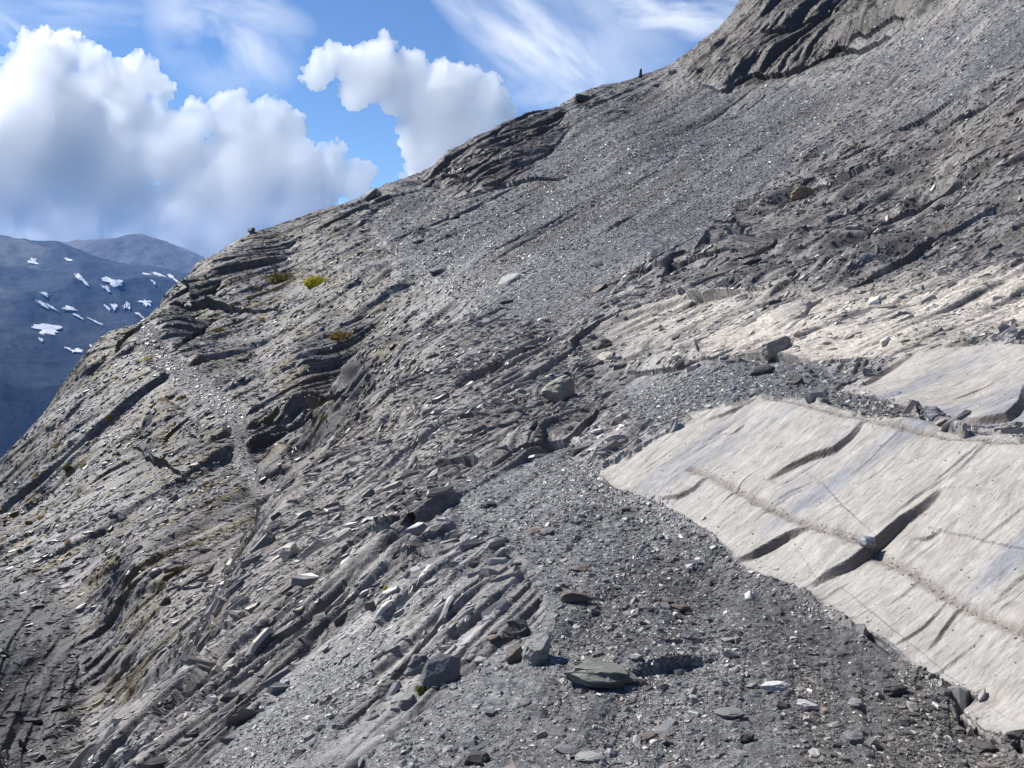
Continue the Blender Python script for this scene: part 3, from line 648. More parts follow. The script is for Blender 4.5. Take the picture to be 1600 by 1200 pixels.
def put_rock(name, px, py, w, h, mat, label, cat='stone', group=None, depth=.8, layers=.5, tilt=(0, 0), yaw=0, sink=.3, upright=0, pointy=0.0, seed=None):
    """px,py: centre in the photograph; w,h: its size there"""
    p, n = ground_at(px, py+h*.32); s = p[1]/F
    W_, H_ = w*s, h*s*(1.0 if upright else .75)
    me = rock_mesh(name, (W_, W_*depth, H_), int(seed or (px*3+py)), layers, 4 if w > 45 else 3 if w > 12 else 2, pointy)
    o = bpy.data.objects.new(name, me); C.objects.link(o)
    nn = Vector(n).lerp(Vector((0, 0, 1)), .85 if upright else .35).normalized()
    q = Vector((0, 0, 1)).rotation_difference(nn)
    from mathutils import Euler
    o.rotation_euler = (q.to_matrix() @ Euler((math.radians(tilt[0]), math.radians(tilt[1]), math.radians(yaw))).to_matrix()).to_euler()
    o.location = Vector(p)+nn*H_*(.5-sink)
    me.materials.append(RM[mat]); set_props(o, label, cat, group); return o
ROCKS = [
 ('boulder',450,864,38,30,'cream','cream coloured blocky boulder sitting alone on the grey slope left of the path',dict(upright=1,sink=.15,depth=.9,layers=.2)),
 ('boulder',1180,543,2,2,'beige',None,None),
 ('stone',901,931,56,27,'brown','flat oval brown-grey stone lying in the middle of the gravel path',dict(layers=.1,depth=.6,sink=.2)),
 ('boulder',935,1045,135,62,'green','big greenish layered boulder bedded in the lower path, largest in the foreground',dict(layers=1,depth=.5,tilt=(0,6),sink=.35)),
 ('rock',842,1003,52,85,'pale','pale striped rock rib standing upright left of the greenish layered boulder',dict(upright=1,depth=.9,tilt=(0,22),sink=.35,layers=.6)),
 ('rock',812,978,52,42,'dark','dark angular block just above the pale striped rock rib',dict(upright=1,tilt=(0,-15),layers=.6)),
 ('stone',802,1022,30,30,'brown','rounded brown stone tucked left against the pale striped rib',dict(layers=.1,upright=1)),
 ('boulder',613,1074,48,36,'dark','dark rounded boulder beside the small green tuft in the foreground',dict(layers=.1,upright=1)),
 ('stone',640,1095,42,30,'grey','grey blocky stone directly under the dark rounded boulder by the tuft',dict(upright=1,tilt=(0,-18))),
 ('plate',692,1043,66,66,'grey','large grey slate plate leaning upright above the green tuft',dict(upright=1,depth=.35,tilt=(-30,25),layers=.3,sink=.3)),
 ('plate',655,1035,50,40,'grey','smaller grey slate leaning against the left side of the large upright plate',dict(upright=1,depth=.5,tilt=(-25,-20),layers=.6)),
 ('stone',752,1030,28,22,'pale','pale flat stone, right one of a pair below the dark rubble',dict(tilt=(-20,0))),
 ('stone',736,1024,24,14,'pale','pale flat stone, left one of a pair below the dark rubble',dict()),
 ('stone',770,995,26,14,'brown','brown rounded stone between the slate plate and the dark angular block',dict()),
 ('plate',1062,947,46,19,'brown','flat brown slab stone lying crosswise on the path below the pale slab',dict(depth=.6,layers=.8)),
 ('stone',1042,938,20,10,'brown','small brown stone touching the upper left end of a flat slab stone',dict()),
 ('stone',1357,846,30,20,'silver','shiny silvery stone wedged in the long crack of the pale slab',dict(upright=1,layers=.2,sink=.2)),
 ('rock',1460,645,34,26,'silver','glossy grey block resting on rubble at the foot of the upper slab',dict(upright=1,layers=.2,sink=.25)),
 ('stone',1473,657,30,13,'beige','tan flat stone in front of the glossy grey block',dict()),
 ('rock',1190,577,56,24,'dark','dark brown elongated rock lying under the beige block above the slab',dict(layers=.5,depth=.5)),
 ('stone',1246,595,28,18,'dark','dark triangular stone right of the dark brown elongated rock',dict(pointy=.7,upright=1)),
 ('stone',1222,599,28,10,'grey','low grey stone left of the dark triangular stone',dict()),
 ('boulder',1211,545,62,36,'beige','large beige block propped on the pale rock band above the slab',dict(tilt=(-10,-22),depth=.6,sink=.25,layers=.4,upright=1)),
 ('boulder',868,606,74,42,'beige','beige boulder with a hollow shaded right end on the mid slope',dict(tilt=(0,-26),depth=.7,upright=1,layers=.6,sink=.35)),
 ('boulder',1252,303,56,26,'ochre','orange-brown jutting rock nose among the brown ledges',dict(upright=1,tilt=(0,-15),layers=.5,depth=.9,sink=.3)),
 ('stone',976,794,18,11,'brown','small reddish brown stone near the lower left tip of the pale slab',dict()),
 ('boulder',1395,1078,52,26,'dark','dark flat boulder in rubble at the foot of the pale slab',dict(layers=.9,upright=1,depth=.6)),
 ('stone',1168,1150,26,26,'dark','dark pointed stone standing in the gravel at the bottom',dict(upright=1,tilt=(0,30),pointy=.5)),
 ('stone',1330,1152,40,26,'grey','rounded grey-brown stone at the bottom between two dark stones',dict(upright=1,layers=.3)),
 ('stone',1415,1123,32,17,'dark','dark low stone below the dark flat boulder near the slab foot',dict()),
 ('rock',1588,1150,52,40,'dark','jagged dark rock cut by the lower right edge of the photo',dict(upright=1,layers=1,pointy=.4)),
 ('rock',1545,1165,40,22,'dark','dark layered rock just left of the jagged corner rock',dict(layers=1)),
 ('stone',1500,1138,22,18,'brown','small brown stone left of the dark rocks in the lower right corner',dict()),
 ('stone',1212,1070,52,24,'white','white streaked quartz stone, upper one of two on the lower gravel',dict(layers=.7,depth=.5)),
 ('stone',1262,1101,46,20,'white','white streaked quartz stone, lower one of two on the lower gravel',dict(layers=.7,depth=.5,tilt=(0,12))),
 ('stone',1338,1094,34,12,'pale','pale flat stone right of the lower white quartz stone',dict()),
 ('stone',1176,1069,24,15,'pale','round pale stone touching the left side of a white quartz stone',dict(layers=.1)),
 ('stone',1086,1095,15,22,'pale','small pale stone standing on edge in the lower gravel',dict(upright=1)),
 ('rock',1140,1112,52,24,'grey','grey slabby stone in the gravel left of the lower quartz stone',dict(layers=.8)),
 ('rock',1040,1140,40,14,'grey','low grey slab flush with the gravel near the bottom',dict()),
 ('rock',1010,1150,46,16,'brown','brown grey flat stone near the bottom edge left of the pointed stone',dict()),
 ('rock',886,1170,48,28,'grey','grey wedge of slate at the bottom edge, left of a pale flat one',dict(tilt=(0,-15),layers=.7)),
 ('plate',924,1180,52,20,'pale','pale flat plate at the bottom edge right of a grey wedge of slate',dict(depth=.7)),
 ('rock',744,1180,44,26,'dark','dark split stone at the bottom edge below the slate plates',dict(layers=.8)),
 ('rock',735,1160,34,14,'grey','grey stone just above the dark split stone at the bottom',dict()),
 ('stone',1034,883,16,9,'dark','dark chip, left of a close huddle of small stones on the path',dict()),
 ('stone',1046,876,13,8,'dark','dark chip, top of a close huddle of small stones on the path',dict()),
 ('stone',1044,889,15,9,'grey','grey chip, right of a close huddle of small stones on the path',dict()),
 ('stone',1084,877,15,10,'grey','lone grey pebble beside the huddle of small stones',dict()),
 ('stone',1154,986,18,11,'dark','small dark stone on the smooth dark ground below the slab',dict()),
 ('stone',1139,998,28,12,'pale','pale flat stone touching the small dark stone below the slab',dict()),
 ('stone',1193,1002,14,8,'beige','tiny tan pebble right of a pale flat stone below the slab',dict()),
 ('stone',1195,1037,13,9,'cream','bright cream pebble above the upper white quartz stone',dict()),
 ('stone',1240,996,14,8,'white','bright white pebble on the dark ground near the slab foot',dict()),
 ('stone',830,829,32,12,'brown','brown flat stone, left one of a pair at the top of the gravel path',dict()),
 ('stone',855,829,28,11,'grey','grey flat stone, right one of a pair at the top of the gravel path',dict()),
 ('stone',905,886,30,12,'brown','brown flat stone on the path above the oval stone',dict()),
 ('stone',920,897,20,12,'beige','tan stone on the path just above the oval stone',dict()),
 ('stone',762,786,32,16,'dark','dark slab stone near the crest of the gravel path',dict(layers=.6)),
 ('stone',780,820,24,9,'grey','thin grey stone between the dark slab stone and the brown pair',dict()),
 ('stone',942,536,40,20,'brown','brown blocky stone on the upper gravel left of the pale band',dict(upright=1,depth=.7)),
 ('plate',945,554,32,9,'cream','cream flat plate lying under the brown blocky stone',dict()),
 ('stone',828,546,32,19,'brown','brown boulder among the slate outcrops in mid slope',dict(upright=1)),
 ('plate',797,437,48,16,'pale','pale slab stone at the foot of the big scree fan',dict(layers=.6,tilt=(0,-8))),
 ('stone',792,470,24,12,'dark','dark stone below the pale slab stone of the scree fan',dict()),
 ('stone',940,447,36,14,'brown','brown slab stone on the scree right of the pale slab stone',dict(tilt=(0,-8))),
 ('stone',685,421,32,13,'grey','grey flat boulder at the left side of the scree fan',dict()),
 ('stone',932,412,24,9,'dark','dark flat stone high on the scree fan',dict()),
 ('stone',655,375,26,11,'grey','grey stone below the dark ledge on the left of the scree',dict()),
 ('stone',709,338,20,9,'dark','dark stone under the dark skyline outcrop',dict()),
 ('rock',1001,117,7,15,'dark','thin upright dark stone standing like a marker on the skyline',dict(upright=1,pointy=.6,sink=.1,depth=1)),
 ('stone',1024,131,18,9,'pale','pale flat stone just below the upright skyline stone',dict()),
 ('stone',1051,112,15,10,'pale','pale block on the skyline beside the dark cliff',dict(upright=1)),
 ('rock',909,153,24,13,'dark','dark block on the skyline between the outcrop and upright stone',dict(upright=1)),
 ('rock',393,361,13,9,'dark','small dark block on the skyline of the spur above the moss',dict(upright=1,sink=.1)),
 ('rock',579,303,32,14,'grey','pointed grey slab on the skyline left of the dark outcrop',dict(upright=1,tilt=(0,-35),depth=.6)),
 ('stone',970,172,14,7,'pale','pale stone below the skyline left of the upright stone',dict()),
 ('stone',1125,92,10,7,'pale','single pale stone glinting high under the cliff',dict()),
 ('stone',1298,136,14,7,'cream','cream stone high on the scree right of the cliff foot',dict()),
 ('stone',1175,405,36,14,'dark','dark low boulder beside the gully at the edge of the brown ledges',dict()),
 ('stone',1120,575,22,12,'grey','grey stone on the bench left of the dark brown rock',dict()),
 ('rock',640,820,60,22,'beige','beige ledge stone with a shaded underside left of the path crest',dict(tilt=(0,-26),depth=.6,layers=.7)),
 ('rock',652,892,46,26,'pale','pale rounded plate tilted on the left flank below the path',dict(tilt=(0,-30),layers=.3)),
 ('rock',580,945,24,18,'brown','brown stone on the left flank beside the tiny yellow tuft',dict(upright=1)),
 ('rock',500,1080,2,2,'grey',None,None),
]
for nm, px, py, w, h, mt, lab, kw in ROCKS:
    if lab: put_rock(nm, px, py, w, h, mt, lab, nm if nm != 'plate' else 'stone plate', **kw)

# ------------------------------------------------------------------ moss cushions and tufts
def leaf_mat(name, c1, c2):
    m = bpy.data.materials.new(name); m.use_nodes = True; t = NT(m.node_tree); t.n.clear()
    tc = t.add('ShaderNodeTexCoord'); n = t.add('ShaderNodeTexNoise', i_Vector=tc.outputs['Object'], i_Scale=14.0, i_Detail=3.0)
    c = t.mix(t.math('MULTIPLY', t.math('SUBTRACT', n.outputs['Fac'], .35, True), 3.0, True), (*c1, 1), (*c2, 1))
    b = t.add('ShaderNodeBsdfPrincipled', i_Base_Color=c, i_Roughness=.7); b.inputs['Specular IOR Level'].default_value = .2
    tr = t.add('ShaderNodeBsdfTranslucent', i_Color=c); mx = t.add('ShaderNodeMixShader', i_Fac=.3); t.l.new(b.outputs[0], mx.inputs[1]); t.l.new(tr.outputs[0], mx.inputs[2])
    t.add('ShaderNodeOutputMaterial', i_Surface=mx.outputs[0]); return m
LM = {'yellow': leaf_mat('yellow_moss', (.50, .46, .03), (.28, .26, .03)), 'rust': leaf_mat('rusty_grass', (.30, .20, .06), (.18, .13, .05)),
      'green': leaf_mat('green_leaves', (.13, .17, .04), (.07, .10, .03)), 'olive': leaf_mat('olive_moss', (.17, .15, .05), (.10, .085, .035)), 'red': leaf_mat('red_leaves', (.19, .07, .045), (.12, .06, .04))}
def put_plant(name, px, py, w, h, mat, label, group=None, n=None, tall=.22, cat='moss patch', lumps=5):
    r = np.random.default_rng(int(px*7+py)); s = hit(px, py)[1]/F; W_ = w*s; n = n or int(min(2600, 60+w*w*.8))
    Vv, Fc = [], []; p0, _ = ground_at(px, py)
    blobs = [(r.uniform(-.6, .6)*w*.5, r.uniform(-.5, .5)*h*.5, r.uniform(.35, .6)) for _ in range(lumps)]
    for i_ in range(1, lumps):
        q_ = blobs[r.integers(i_)]; a_ = r.random()*6.28; d_ = q_[2]*w*.45
        blobs[i_] = (q_[0]+math.cos(a_)*d_, q_[1]+math.sin(a_)*d_*h/w, blobs[i_][2])
    gr = []
    p0, n0 = ground_at(px, py); ex = np.cross([0, 1, 0], n0); ex = np.array([1, 0, 0])-n0*n0[0]; ex /= np.linalg.norm(ex); ey = np.cross(n0, ex)
    for bx_, by_, br in blobs:
        gr.append((p0+ex*bx_*s-ey*by_*s*1.3, n0, br*W_*.5))
    for i in range(n):
        g, nn, R = gr[r.integers(len(gr))]
        d = r.normal(size=3); d /= np.linalg.norm(d); d += nn*.8; d /= np.linalg.norm(d)
        c = g+d*R*r.uniform(.5, 1.05)*np.array([1, 1, 1])-nn*R*(1-tall)*max(0, d@nn)
        L = W_*r.uniform(.035, .08)*(1+6/w)+.004; t1 = np.cross(d, r.normal(size=3)); t1 /= np.linalg.norm(t1)
        k = len(Vv); Vv += [c-t1*L*.35, c+t1*L*.35, c+(d*.9+r.normal(0, .35, 3))*L*1.2]; Fc.append((k, k+1, k+2))
    for g, nn, R in gr:                                           # the matted heart of the cushion
        k = len(Vv); m_ = 8; t1 = ex; t2 = ey
        Vv.append(g+nn*R*.75*max(tall, .35)); hs_ = [R*(.75+.3*r.random()) for _ in range(m_)]
        Vv += [g+(t1*math.cos(q*6.283/m_)+t2*math.sin(q*6.283/m_))*hs_[q]*.6+nn*R*.45*max(tall, .35) for q in range(m_)]
        Vv += [g+(t1*math.cos(q*6.283/m_)+t2*math.sin(q*6.283/m_))*hs_[q]-nn*R*.3 for q in range(m_)]
        for q in range(m_):
            q2 = (q+1) % m_; Fc += [(k, k+1+q, k+1+q2), (k+1+q, k+1+m_+q, k+1+m_+q2), (k+1+q, k+1+m_+q2, k+1+q2)]
    V_ = np.array(Vv)-p0
    me = bpy.data.meshes.new(name); me.from_pydata(V_.tolist(), [], Fc); me.materials.append(LM[mat])
    o = bpy.data.objects.new(name, me); o.location = p0; C.objects.link(o); set_props(o, label, cat, group)
    return o
put_plant('moss_patch', 499, 440, 46, 26, 'yellow', 'bright yellow-green moss cushion high on the far spur, brightest patch there', lumps=12)
put_plant('moss_patch', 437, 437, 44, 20, 'olive', 'olive brown moss patch just left of the bright yellow cushion', lumps=9)
put_plant('moss_patch', 525, 527, 44, 22, 'rust', 'rusty brown moss patch on the far spur below the yellow cushion', lumps=9)
put_plant('moss_patch', 508, 655, 20, 12, 'olive', 'dark olive moss in the shaded gully wall', lumps=5)
put_plant('grass_tuft', 654, 1086, 22, 30, 'green', 'small green tuft growing between the dark boulder and the slate plates', tall=1.2, cat='grass tuft', lumps=4)
put_plant('moss_patch', 597, 923, 14, 10, 'yellow', 'tiny yellow-green tuft on the left flank under brown stones', lumps=3)
put_plant('moss_patch', 332, 824, 12, 8, 'yellow', 'tiny yellow-green tuft on the ledge left of the shaded gully', lumps=3)
put_plant('moss_patch', 597, 626, 8, 8, 'yellow', 'tiny bright green tuft right of the gully head', lumps=2)
put_plant('moss_patch', 578, 657, 8, 10, 'green', 'small green tuft below the gully head on the slate slope', lumps=2)
put_plant('moss_patch', 1421, 533, 18, 7, 'green', 'small green plant at the top edge of the upper pale slab', lumps=3)
put_plant('moss_patch', 226, 563, 22, 26, 'yellow', 'yellowish grass patch beside the upper end of the trail', lumps=6)
put_plant('moss_patch', 247, 599, 8, 6, 'red', 'small red leaved patch left of the trail bend', lumps=2)
put_plant('moss_patch', 45, 782, 26, 20, 'rust', 'large rusty grass patch near the left edge, upper of two', lumps=7)
put_plant('moss_patch', 60, 811, 22, 14, 'rust', 'rusty grass patch near the left edge, lower of two', lumps=6)
for px, py, w, h in ((416,475,26,14),(457,494,30,14),(345,516,30,16),(470,470,22,10),(172,651,18,9),(285,621,26,6),(315,666,18,9),(82,696,20,14),(109,737,22,12),(206,767,16,14),(319,754,12,14),
                     (9,840,16,12),(45,851,18,9),(71,840,14,9),(165,1067,10,9),(380,520,14,9),(410,500,16,9),(330,560,14,6),(395,560,12,8),(130,620,16,8),(220,640,12,7),(445,520,18,10),(480,500,16,8),(150,690,18,9),(120,780,14,10),(250,700,14,7),(360,480,16,8),(400,450,20,10),(560,500,14,8),(60,740,18,12),(30,720,12,8),(90,790,20,12),(130,730,14,9),(20,810,14,10),(100,850,16,9),(180,590,10,9),(430,455,22,10),(395,465,18,9),(370,500,14,8),(465,520,14,8),(540,545,18,9),(505,550,16,8),(350,545,12,7),(300,600,12,6),(60,770,10,8),(200,720,12,7),(265,660,12,6)):
    put_plant('grass_tuft', px, py, w, h, 'rust' if (px+py) % 3 else 'olive', 'small rusty brown grass tuft rooted in cracks of the far grey spur', 'rusty grass tufts on the far spur', cat='grass tuft', lumps=4)
# ------------------------------------------------------------------ far mountains, snow, valley, air, clouds
M_MTN = bpy.data.materials.new('mountain_rock'); M_MTN.use_nodes = True
def build_mtn_mat():
    t = NT(M_MTN.node_tree); t.n.clear(); tc = t.add('ShaderNodeTexCoord')
    at = t.add('ShaderNodeAttribute', attribute_name='col')
    n = t.add('ShaderNodeTexNoise', i_Vector=tc.outputs['Object'], i_Scale=.012, i_Detail=8.0, i_Roughness=.7)
    f = t.math('ADD', t.math('MULTIPLY', t.math('SUBTRACT', n.outputs['Fac'], .5), 1.6), 1.0)
    g = t.add('ShaderNodeCombineColor')
    for i in range(3): t.l.new(f, g.inputs[i])
    c = t.mix(1.0, at.outputs['Color'], g.outputs[0], 'MULTIPLY')
    bp = t.add('ShaderNodeBump', i_Strength=.7, i_Distance=25.0, i_Height=n.outputs['Fac'])
    b = t.add('ShaderNodeBsdfPrincipled', i_Base_Color=c, i_Roughness=.9, i_Normal=bp.outputs[0]); b.inputs['Specular IOR Level'].default_value = .1
    t.add('ShaderNodeOutputMaterial', i_Surface=b.outputs[0])
build_mtn_mat()
def far_relief(name, pts, ylo, yhi, umin, umax, amp, seed, low, high, nu=520, nv=420):
    U = []; L = []; Tt = []
    for px, py, Y in pts:
        r = ray(px, py); U.append(r[0]/r[1]); L.append(math.log(Y)*2); Tt.append(r[2]/r[1])
    U, L, Tt = map(np.array, (U, L, Tt)); n = len(U); Xx = np.stack([U, L], 1); d2 = ((Xx[:, None]-Xx[None])**2).sum(-1); K = .5*d2*np.log(d2+1e-12)
    A = np.zeros((n+3, n+3)); A[:n, :n] = K+1e-5*np.eye(n); A[:n, n:] = np.c_[np.ones(n), Xx]; A[n:, :n] = A[:n, n:].T; w = np.linalg.solve(A, np.r_[Tt, 0, 0, 0])
    u, l = np.meshgrid(np.linspace(umin, umax, nu), np.linspace(math.log(ylo)*2, math.log(yhi)*2, nv))
    t = w[n]+w[n+1]*u+w[n+2]*l
    for i in range(n): dd = (u-U[i])**2+(l-L[i])**2; t = t+.5*w[i]*dd*np.log(dd+1e-12)
    y = np.exp(l/2); x = u*y; z = t*y
    q = 0; a = 1; s = 620.
    xr, yr = x*.8+y*.6, -x*.6+y*.8
    for k in range(7):
        q = q+a*(.5-np.abs(vn(xr/s, yr/(s*1.9), seed+k*3))); a *= .52; s *= .5
    z = z+q*amp
    z = np.maximum(z, -1190)
    h = sstep(-420, 60, z+60*fbm(x/400, y/400, seed+40, 4))
    c = rgb(*low)+(rgb(*high)-rgb(*low))*h[..., None]; sc = sstep(.05, .4, fbm(xr/260, yr/700, seed+50, 4)); c = c+(rgb(.15, .16, .17)-c)*(sc*h*.6)[..., None]
    Vv = np.stack([x, y, z], -1).reshape(-1, 3); ii = np.arange(nu*nv).reshape(nv, nu)
    q4 = np.stack([ii[:-1, :-1], ii[:-1, 1:], ii[1:, 1:], ii[1:, :-1]], -1).reshape(-1, 4)
    o = np_mesh(name, Vv, q4, M_MTN, c.reshape(-1, 3), smooth=True); set_props(o, kind='structure')
    return Vv, u
NP = []
for px, d in ((-600, -50), (-300, -40), (0, 0), (55, 18), (120, 34), (175, 43), (240, 50), (300, 63), (420, 90), (700, 130)):
    sk = 362+d
    NP += [(px, sk, 4700), (px, sk+70, 3900), (px, sk+170, 3100), (px, sk+290, 2450), (px, sk+420, 1950), (px, sk+640, 1500), (px, sk+90, 5600), (px, sk+330, 6800)]
MV, MU = far_relief('mountain', NP, 1450, 6500, -1.1, .15, 75, 11, (.005, .011, .020), (.045, .062, .088))  # slope tones carry part of the haze's blue, tinted into the albedo
FP = []
for px, sk in ((-600, 430), (-200, 415), (60, 392), (120, 377), (200, 375), (245, 379), (300, 400), (350, 415), (600, 470)):
    FP += [(px, sk, 7300), (px, sk+60, 6700), (px, sk+140, 6150), (px, sk+60, 7900), (px, sk+120, 8400)]
far_relief('distant_mountain', FP, 6100, 8400, -.8, .1, 60, 31, (.05, .055, .045), (.13, .13, .125), 300, 160)
# valley floor, inside the air box
me = bpy.data.meshes.new('valley_floor'); me.from_pydata([(-9500, -3000, -1195), (9500, -3000, -1195), (9500, 8700, -1195), (-9500, 8700, -1195)], [], [(0, 1, 2, 3)])
a = me.color_attributes.new('col', 'FLOAT_COLOR', 'POINT'); a.data.foreach_set('color', [.05, .06, .035, 1]*4)
me.materials.append(M_MTN); o = bpy.data.objects.new('valley_floor', me); C.objects.link(o); set_props(o, kind='structure')
# snow patches draped on the mountain
M_SNOW = simple_mat('snow', (.62, .65, .70), .6, .2, .05, False)
MX, MY = project(MV[:, 0], MV[:, 1], MV[:, 2])
def snow(px, py, w, h, ang, label, group=None):
    """irregular sheet following the relief"""
    r = np.random.default_rng(int(px*5+py)); n = 26; ph = r.random(3)*6
    th = np.arange(n)/n*6.283; rad = 1+.28*np.sin(3*th+ph[0])+.2*np.sin(5*th+ph[1])+.14*np.sin(9*th+ph[2])+r.normal(0, .17, n)
    c, s_ = math.cos(ang), math.sin(ang); pts = []
    near_ = (np.abs(MX-px) < 70) & (np.abs(MY-py) < 50); kk = np.nonzero(near_)[0]
    def drape(qx, qy):
        d = (MX[kk]-qx)**2+(MY[kk]-qy)**2; o_ = np.argsort(d)[:24]; k = kk[o_]; m = MV[k, 1] < MV[k, 1].min()*1.10; k = k[m]; wt = 1/(d[o_][m]+.3)
        p = (MV[k]*wt[:, None]).sum(0)/wt.sum(); Yd = p[1]*.996; rr = ray(qx, qy); return rr/rr[1]*Yd
    rings = 5
    V_ = [drape(px, py)]
    for i in range(1, rings+1):
        for j in range(n):
            ex, ey = math.cos(th[j])*rad[j]*w*.48*i/rings, math.sin(th[j])*rad[j]*h*.34*i/rings
            V_.append(drape(px+ex*c-ey*s_, py+ex*s_+ey*c))
    Fc = [(0, 1+j, 1+(j+1) % n) for j in range(n)]
    for i in range(rings-1):
        for j in range(n):
            a_ = 1+i*n+j; b_ = 1+i*n+(j+1) % n; Fc.append((a_, a_+n, b_+n, b_))
    V_ = np.array(V_); o0 = V_[0].copy()
    me = bpy.data.meshes.new('snow_patch'); me.from_pydata((V_-o0).tolist(), [], Fc); me.materials.append(M_SNOW)
    o = bpy.data.objects.new('snow_patch', me); o.location = o0; C.objects.link(o)
    sm = o.modifiers.new('thickness', 'SOLIDIFY'); sm.thickness = 3.0; sm.offset = 0
    set_props(o, label, 'snow patch', group)
SNOWS = [(74,514,40,24,.1,'largest broad snow patch low on the dark blue mountainside'),(52,409,13,13,.3,'small blocky snow patch highest and leftmost on the mountain'),
 (107,406,12,5,.3,'small snow fleck on the ridge right of the highest blocky patch'),(127,436,26,8,.75,'slanting narrow snow streak in the middle of the mountain'),
 (178,441,30,16,.3,'wide ragged snow patch under the mountain ridge'),(166,450,14,8,.5,'snow patch just below left of the wide ragged one'),(69,459,14,7,.4,'small oval snow patch left of centre on the mountain'),
 (66,475,20,7,.6,'slanting snow streak below the small oval patch'),(80,480,18,5,.5,'thin snow streak right of the slanting one'),(108,482,20,9,.1,'ragged snow patch in the centre of the mountain'),
 (150,503,24,4,.45,'long thin snow streak low in the centre'),(122,494,14,4,.5,'short thin snow streak left of the long low one'),(120,548,18,8,0,'lowest snow patch right of the largest one'),
 (107,545,10,4,.4,'small snow fleck left of the lowest patch'),(64,531,8,6,.6,'tiny snow fleck right under the largest patch'),
 (228,473,18,12,.2,'snow patch at the right near the spur edge'),(198,478,10,16,1.1,'upright snow streak near the spur edge'),(178,479,8,14,-.9,'upright snow streak left of a similar one'),(168,481,12,4,.8,'short snow fleck left of the upright streaks'),
 (218,492,16,4,.6,'thin snow streak lowest near the spur edge'),(246,428,22,6,.4,'snow streak highest at the right under the ridge'),(270,434,26,6,.7,'long snow streak slanting down to the spur at the right'),(228,428,12,4,.1,'snow fleck left of the highest right streak'),(240,441,10,4,.8,'tiny snow fleck between the right hand streaks'),(143,541,7,4,.5,'tiny snow fleck right of the lowest patch')]
for a_ in SNOWS: snow(*a_)

# air
bx_ = bpy.data.meshes.new('haze'); x0, x1, y0, y1, z0, z1 = -9900, 9900, -3500, 8900, -1200, 420
bx_.from_pydata([(x, y, z) for z in (z0, z1) for y in (y0, y1) for x in (x0, x1)], [], [(0, 2, 3, 1), (4, 5, 7, 6), (0, 1, 5, 4), (2, 6, 7, 3), (0, 4, 6, 2), (1, 3, 7, 5)])
hz = bpy.data.objects.new('haze', bx_); C.objects.link(hz); set_props(hz, kind='stuff')
hm = bpy.data.materials.new('air'); hm.use_nodes = True; t = NT(hm.node_tree); t.n.clear()
pv = t.add('ShaderNodeVolumePrincipled'); pv.inputs['Color'].default_value = (.12, .38, 1.0, 1); pv.inputs['Density'].default_value = 3.6e-5; pv.inputs['Anisotropy'].default_value = .2
ho = t.add('ShaderNodeOutputMaterial'); t.l.new(pv.outputs[0], ho.inputs['Volume']); bx_.materials.append(hm)

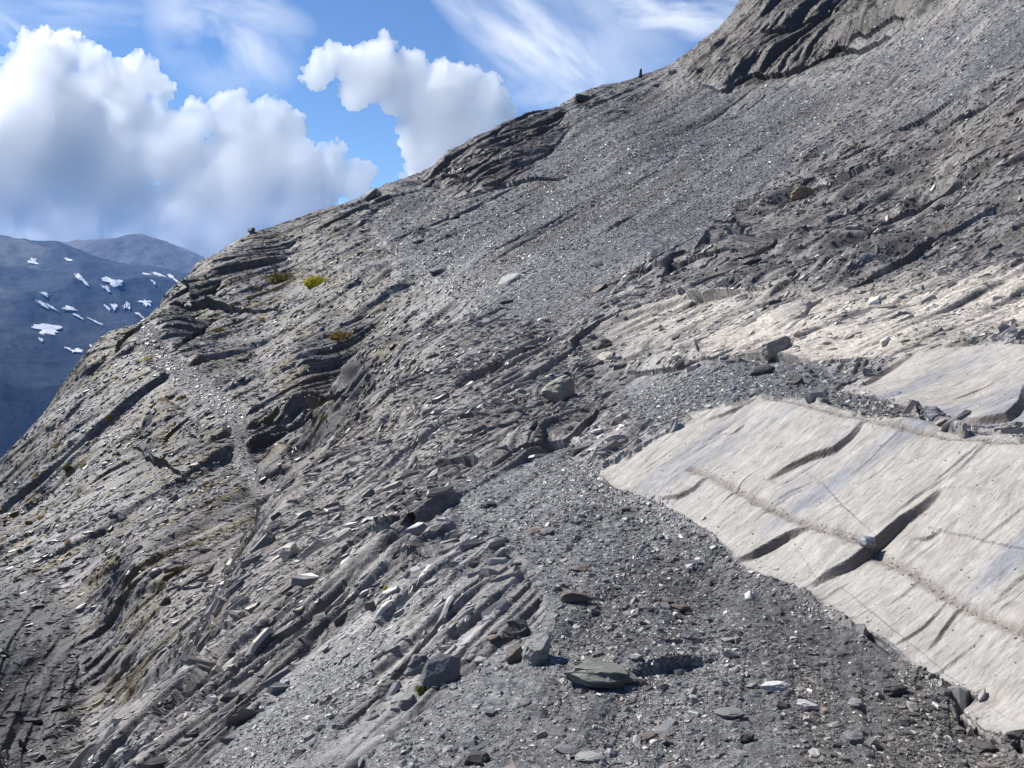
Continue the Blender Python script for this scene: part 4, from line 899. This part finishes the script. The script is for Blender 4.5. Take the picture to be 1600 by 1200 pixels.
# clouds: heaps of billows, closed and filled with dense white vapour
cm = bpy.data.materials.new('cloud_vapour'); cm.use_nodes = True; t = NT(cm.node_tree); t.n.clear()
vs = t.add('ShaderNodeVolumeScatter'); vs.inputs['Color'].default_value = (1, 1, 1, 1); vs.inputs['Density'].default_value = .030; vs.inputs['Anisotropy'].default_value = .89
co = t.add('ShaderNodeOutputMaterial'); t.l.new(vs.outputs[0], co.inputs['Volume'])
def cloud(balls, Y, label, seed, voxel, flat_):
    r = np.random.default_rng(seed); k = Y/F; S = []
    for px, py, rad in balls:
        rr = ray(px, py); p = rr/rr[1]*(Y+r.normal(0, .2)*rad*k); S.append((p, rad*k*.93))
    for lvl, (n, lo, hi) in enumerate(((15, .26, .42), (7, .28, .45))):
        base = S if lvl == 0 else S[len(balls):]
        new = []
        for p, R in base:
            for _ in range(n):
                d = r.normal(size=3); d /= np.linalg.norm(d)
                if d[2] < -.2: d[2] *= -1
                if d[1] > .3: d[1] *= -1
                q = R*r.uniform(lo, hi); new.append((p+d*(R-q*.25), q))
        S = S+new
    bm = bmesh.new(); bmesh.ops.create_icosphere(bm, subdivisions=2, radius=1.0)
    iv = np.array([v.co[:] for v in bm.verts]); jf = np.array([[v.index for v in f.verts] for f in bm.faces]); bm.free()
    P = np.array([s[0] for s in S]); R = np.array([s[1] for s in S])
    c0 = P.mean(0)
    VV = ((P-c0)[:, None]+iv[None]*R[:, None, None])*np.array([1, flat_, 1]); FF = jf[None]+(np.arange(len(S))*len(iv))[:, None, None]
    tmp = np_mesh('tmp', VV.reshape(-1, 3), FF.reshape(-1, 3), cm, nper=3, link=True)
    md = tmp.modifiers.new('r', 'REMESH'); md.mode = 'VOXEL'; md.voxel_size = voxel
    dg = bpy.context.evaluated_depsgraph_get(); me = bpy.data.meshes.new_from_object(tmp.evaluated_get(dg)); me.name = 'cloud'
    bpy.data.objects.remove(tmp)
    nv = len(me.vertices); co_ = np.empty(nv*3, f4); me.vertices.foreach_get('co', co_); co_ = co_.reshape(-1, 3)
    nr = np.empty(nv*3, f4); me.vertex_normals.foreach_get('vector', nr); nr = nr.reshape(-1, 3)
    def n3(s, sd): return (fbm(co_[:, 0]/s+co_[:, 1]/s*.37, co_[:, 2]/s-co_[:, 1]/s*.53, sd, 4, .55))
    co_ += nr*((.5-2*np.abs(n3(170, 5)))*38+(.5-2*np.abs(n3(55, 9)))*22+(.5-2*np.abs(n3(26, 12)))*9)[:, None]
    me.vertices.foreach_set('co', co_.ravel()); me.update()
    me.materials.clear(); me.materials.append(cm)
    o = bpy.data.objects.new('cloud', me); o.location = c0; C.objects.link(o); set_props(o, label, 'cloud'); return o
BA = [(75,98,42),(108,82,30),(45,125,38),(20,205,50),(147,95,26),(160,130,36),(222,122,34),(195,150,44),(250,145,26),(95,200,85),(160,255,85),(0,265,85),(-60,240,90),(-150,280,120),(70,330,55),
      (370,186,36),(318,190,30),(285,215,40),(428,188,32),(455,205,28),(400,255,65),(475,265,42),(520,245,24),(498,295,45),(552,285,30),(575,272,17),(565,300,22),(450,335,50),(380,335,60),(345,370,38),
      (210,330,55),(0,375,45),(60,372,40),(130,378,36),(200,380,36),(270,385,36),(310,395,26),(-60,380,50),(235,195,34),(120,150,40),(80,150,50),(130,335,48),(280,340,52),(310,290,60),(250,245,45),(-60,340,60)]
BB = [(600,130,34),(670,180,44),(730,200,44),(690,250,48),(497,122,22),(522,88,18),(508,105,24),(550,105,28),(560,150,28),(600,76,21),(592,112,38),(640,112,28),(650,150,38),(700,132,32),(738,120,17),(700,190,48),(760,150,30),(782,180,22),(662,225,42),(672,275,38),(722,235,50),(655,295,28),(745,245,50),(620,150,34),(580,90,18)]
cloud(BA, 11500, 'huge heaped white cumulus cloud filling the left half of the sky', 3, 17, .38)
cloud(BB, 11000, 'smaller hooked white cumulus cloud rising behind the ridge at centre', 5, 15, .6)
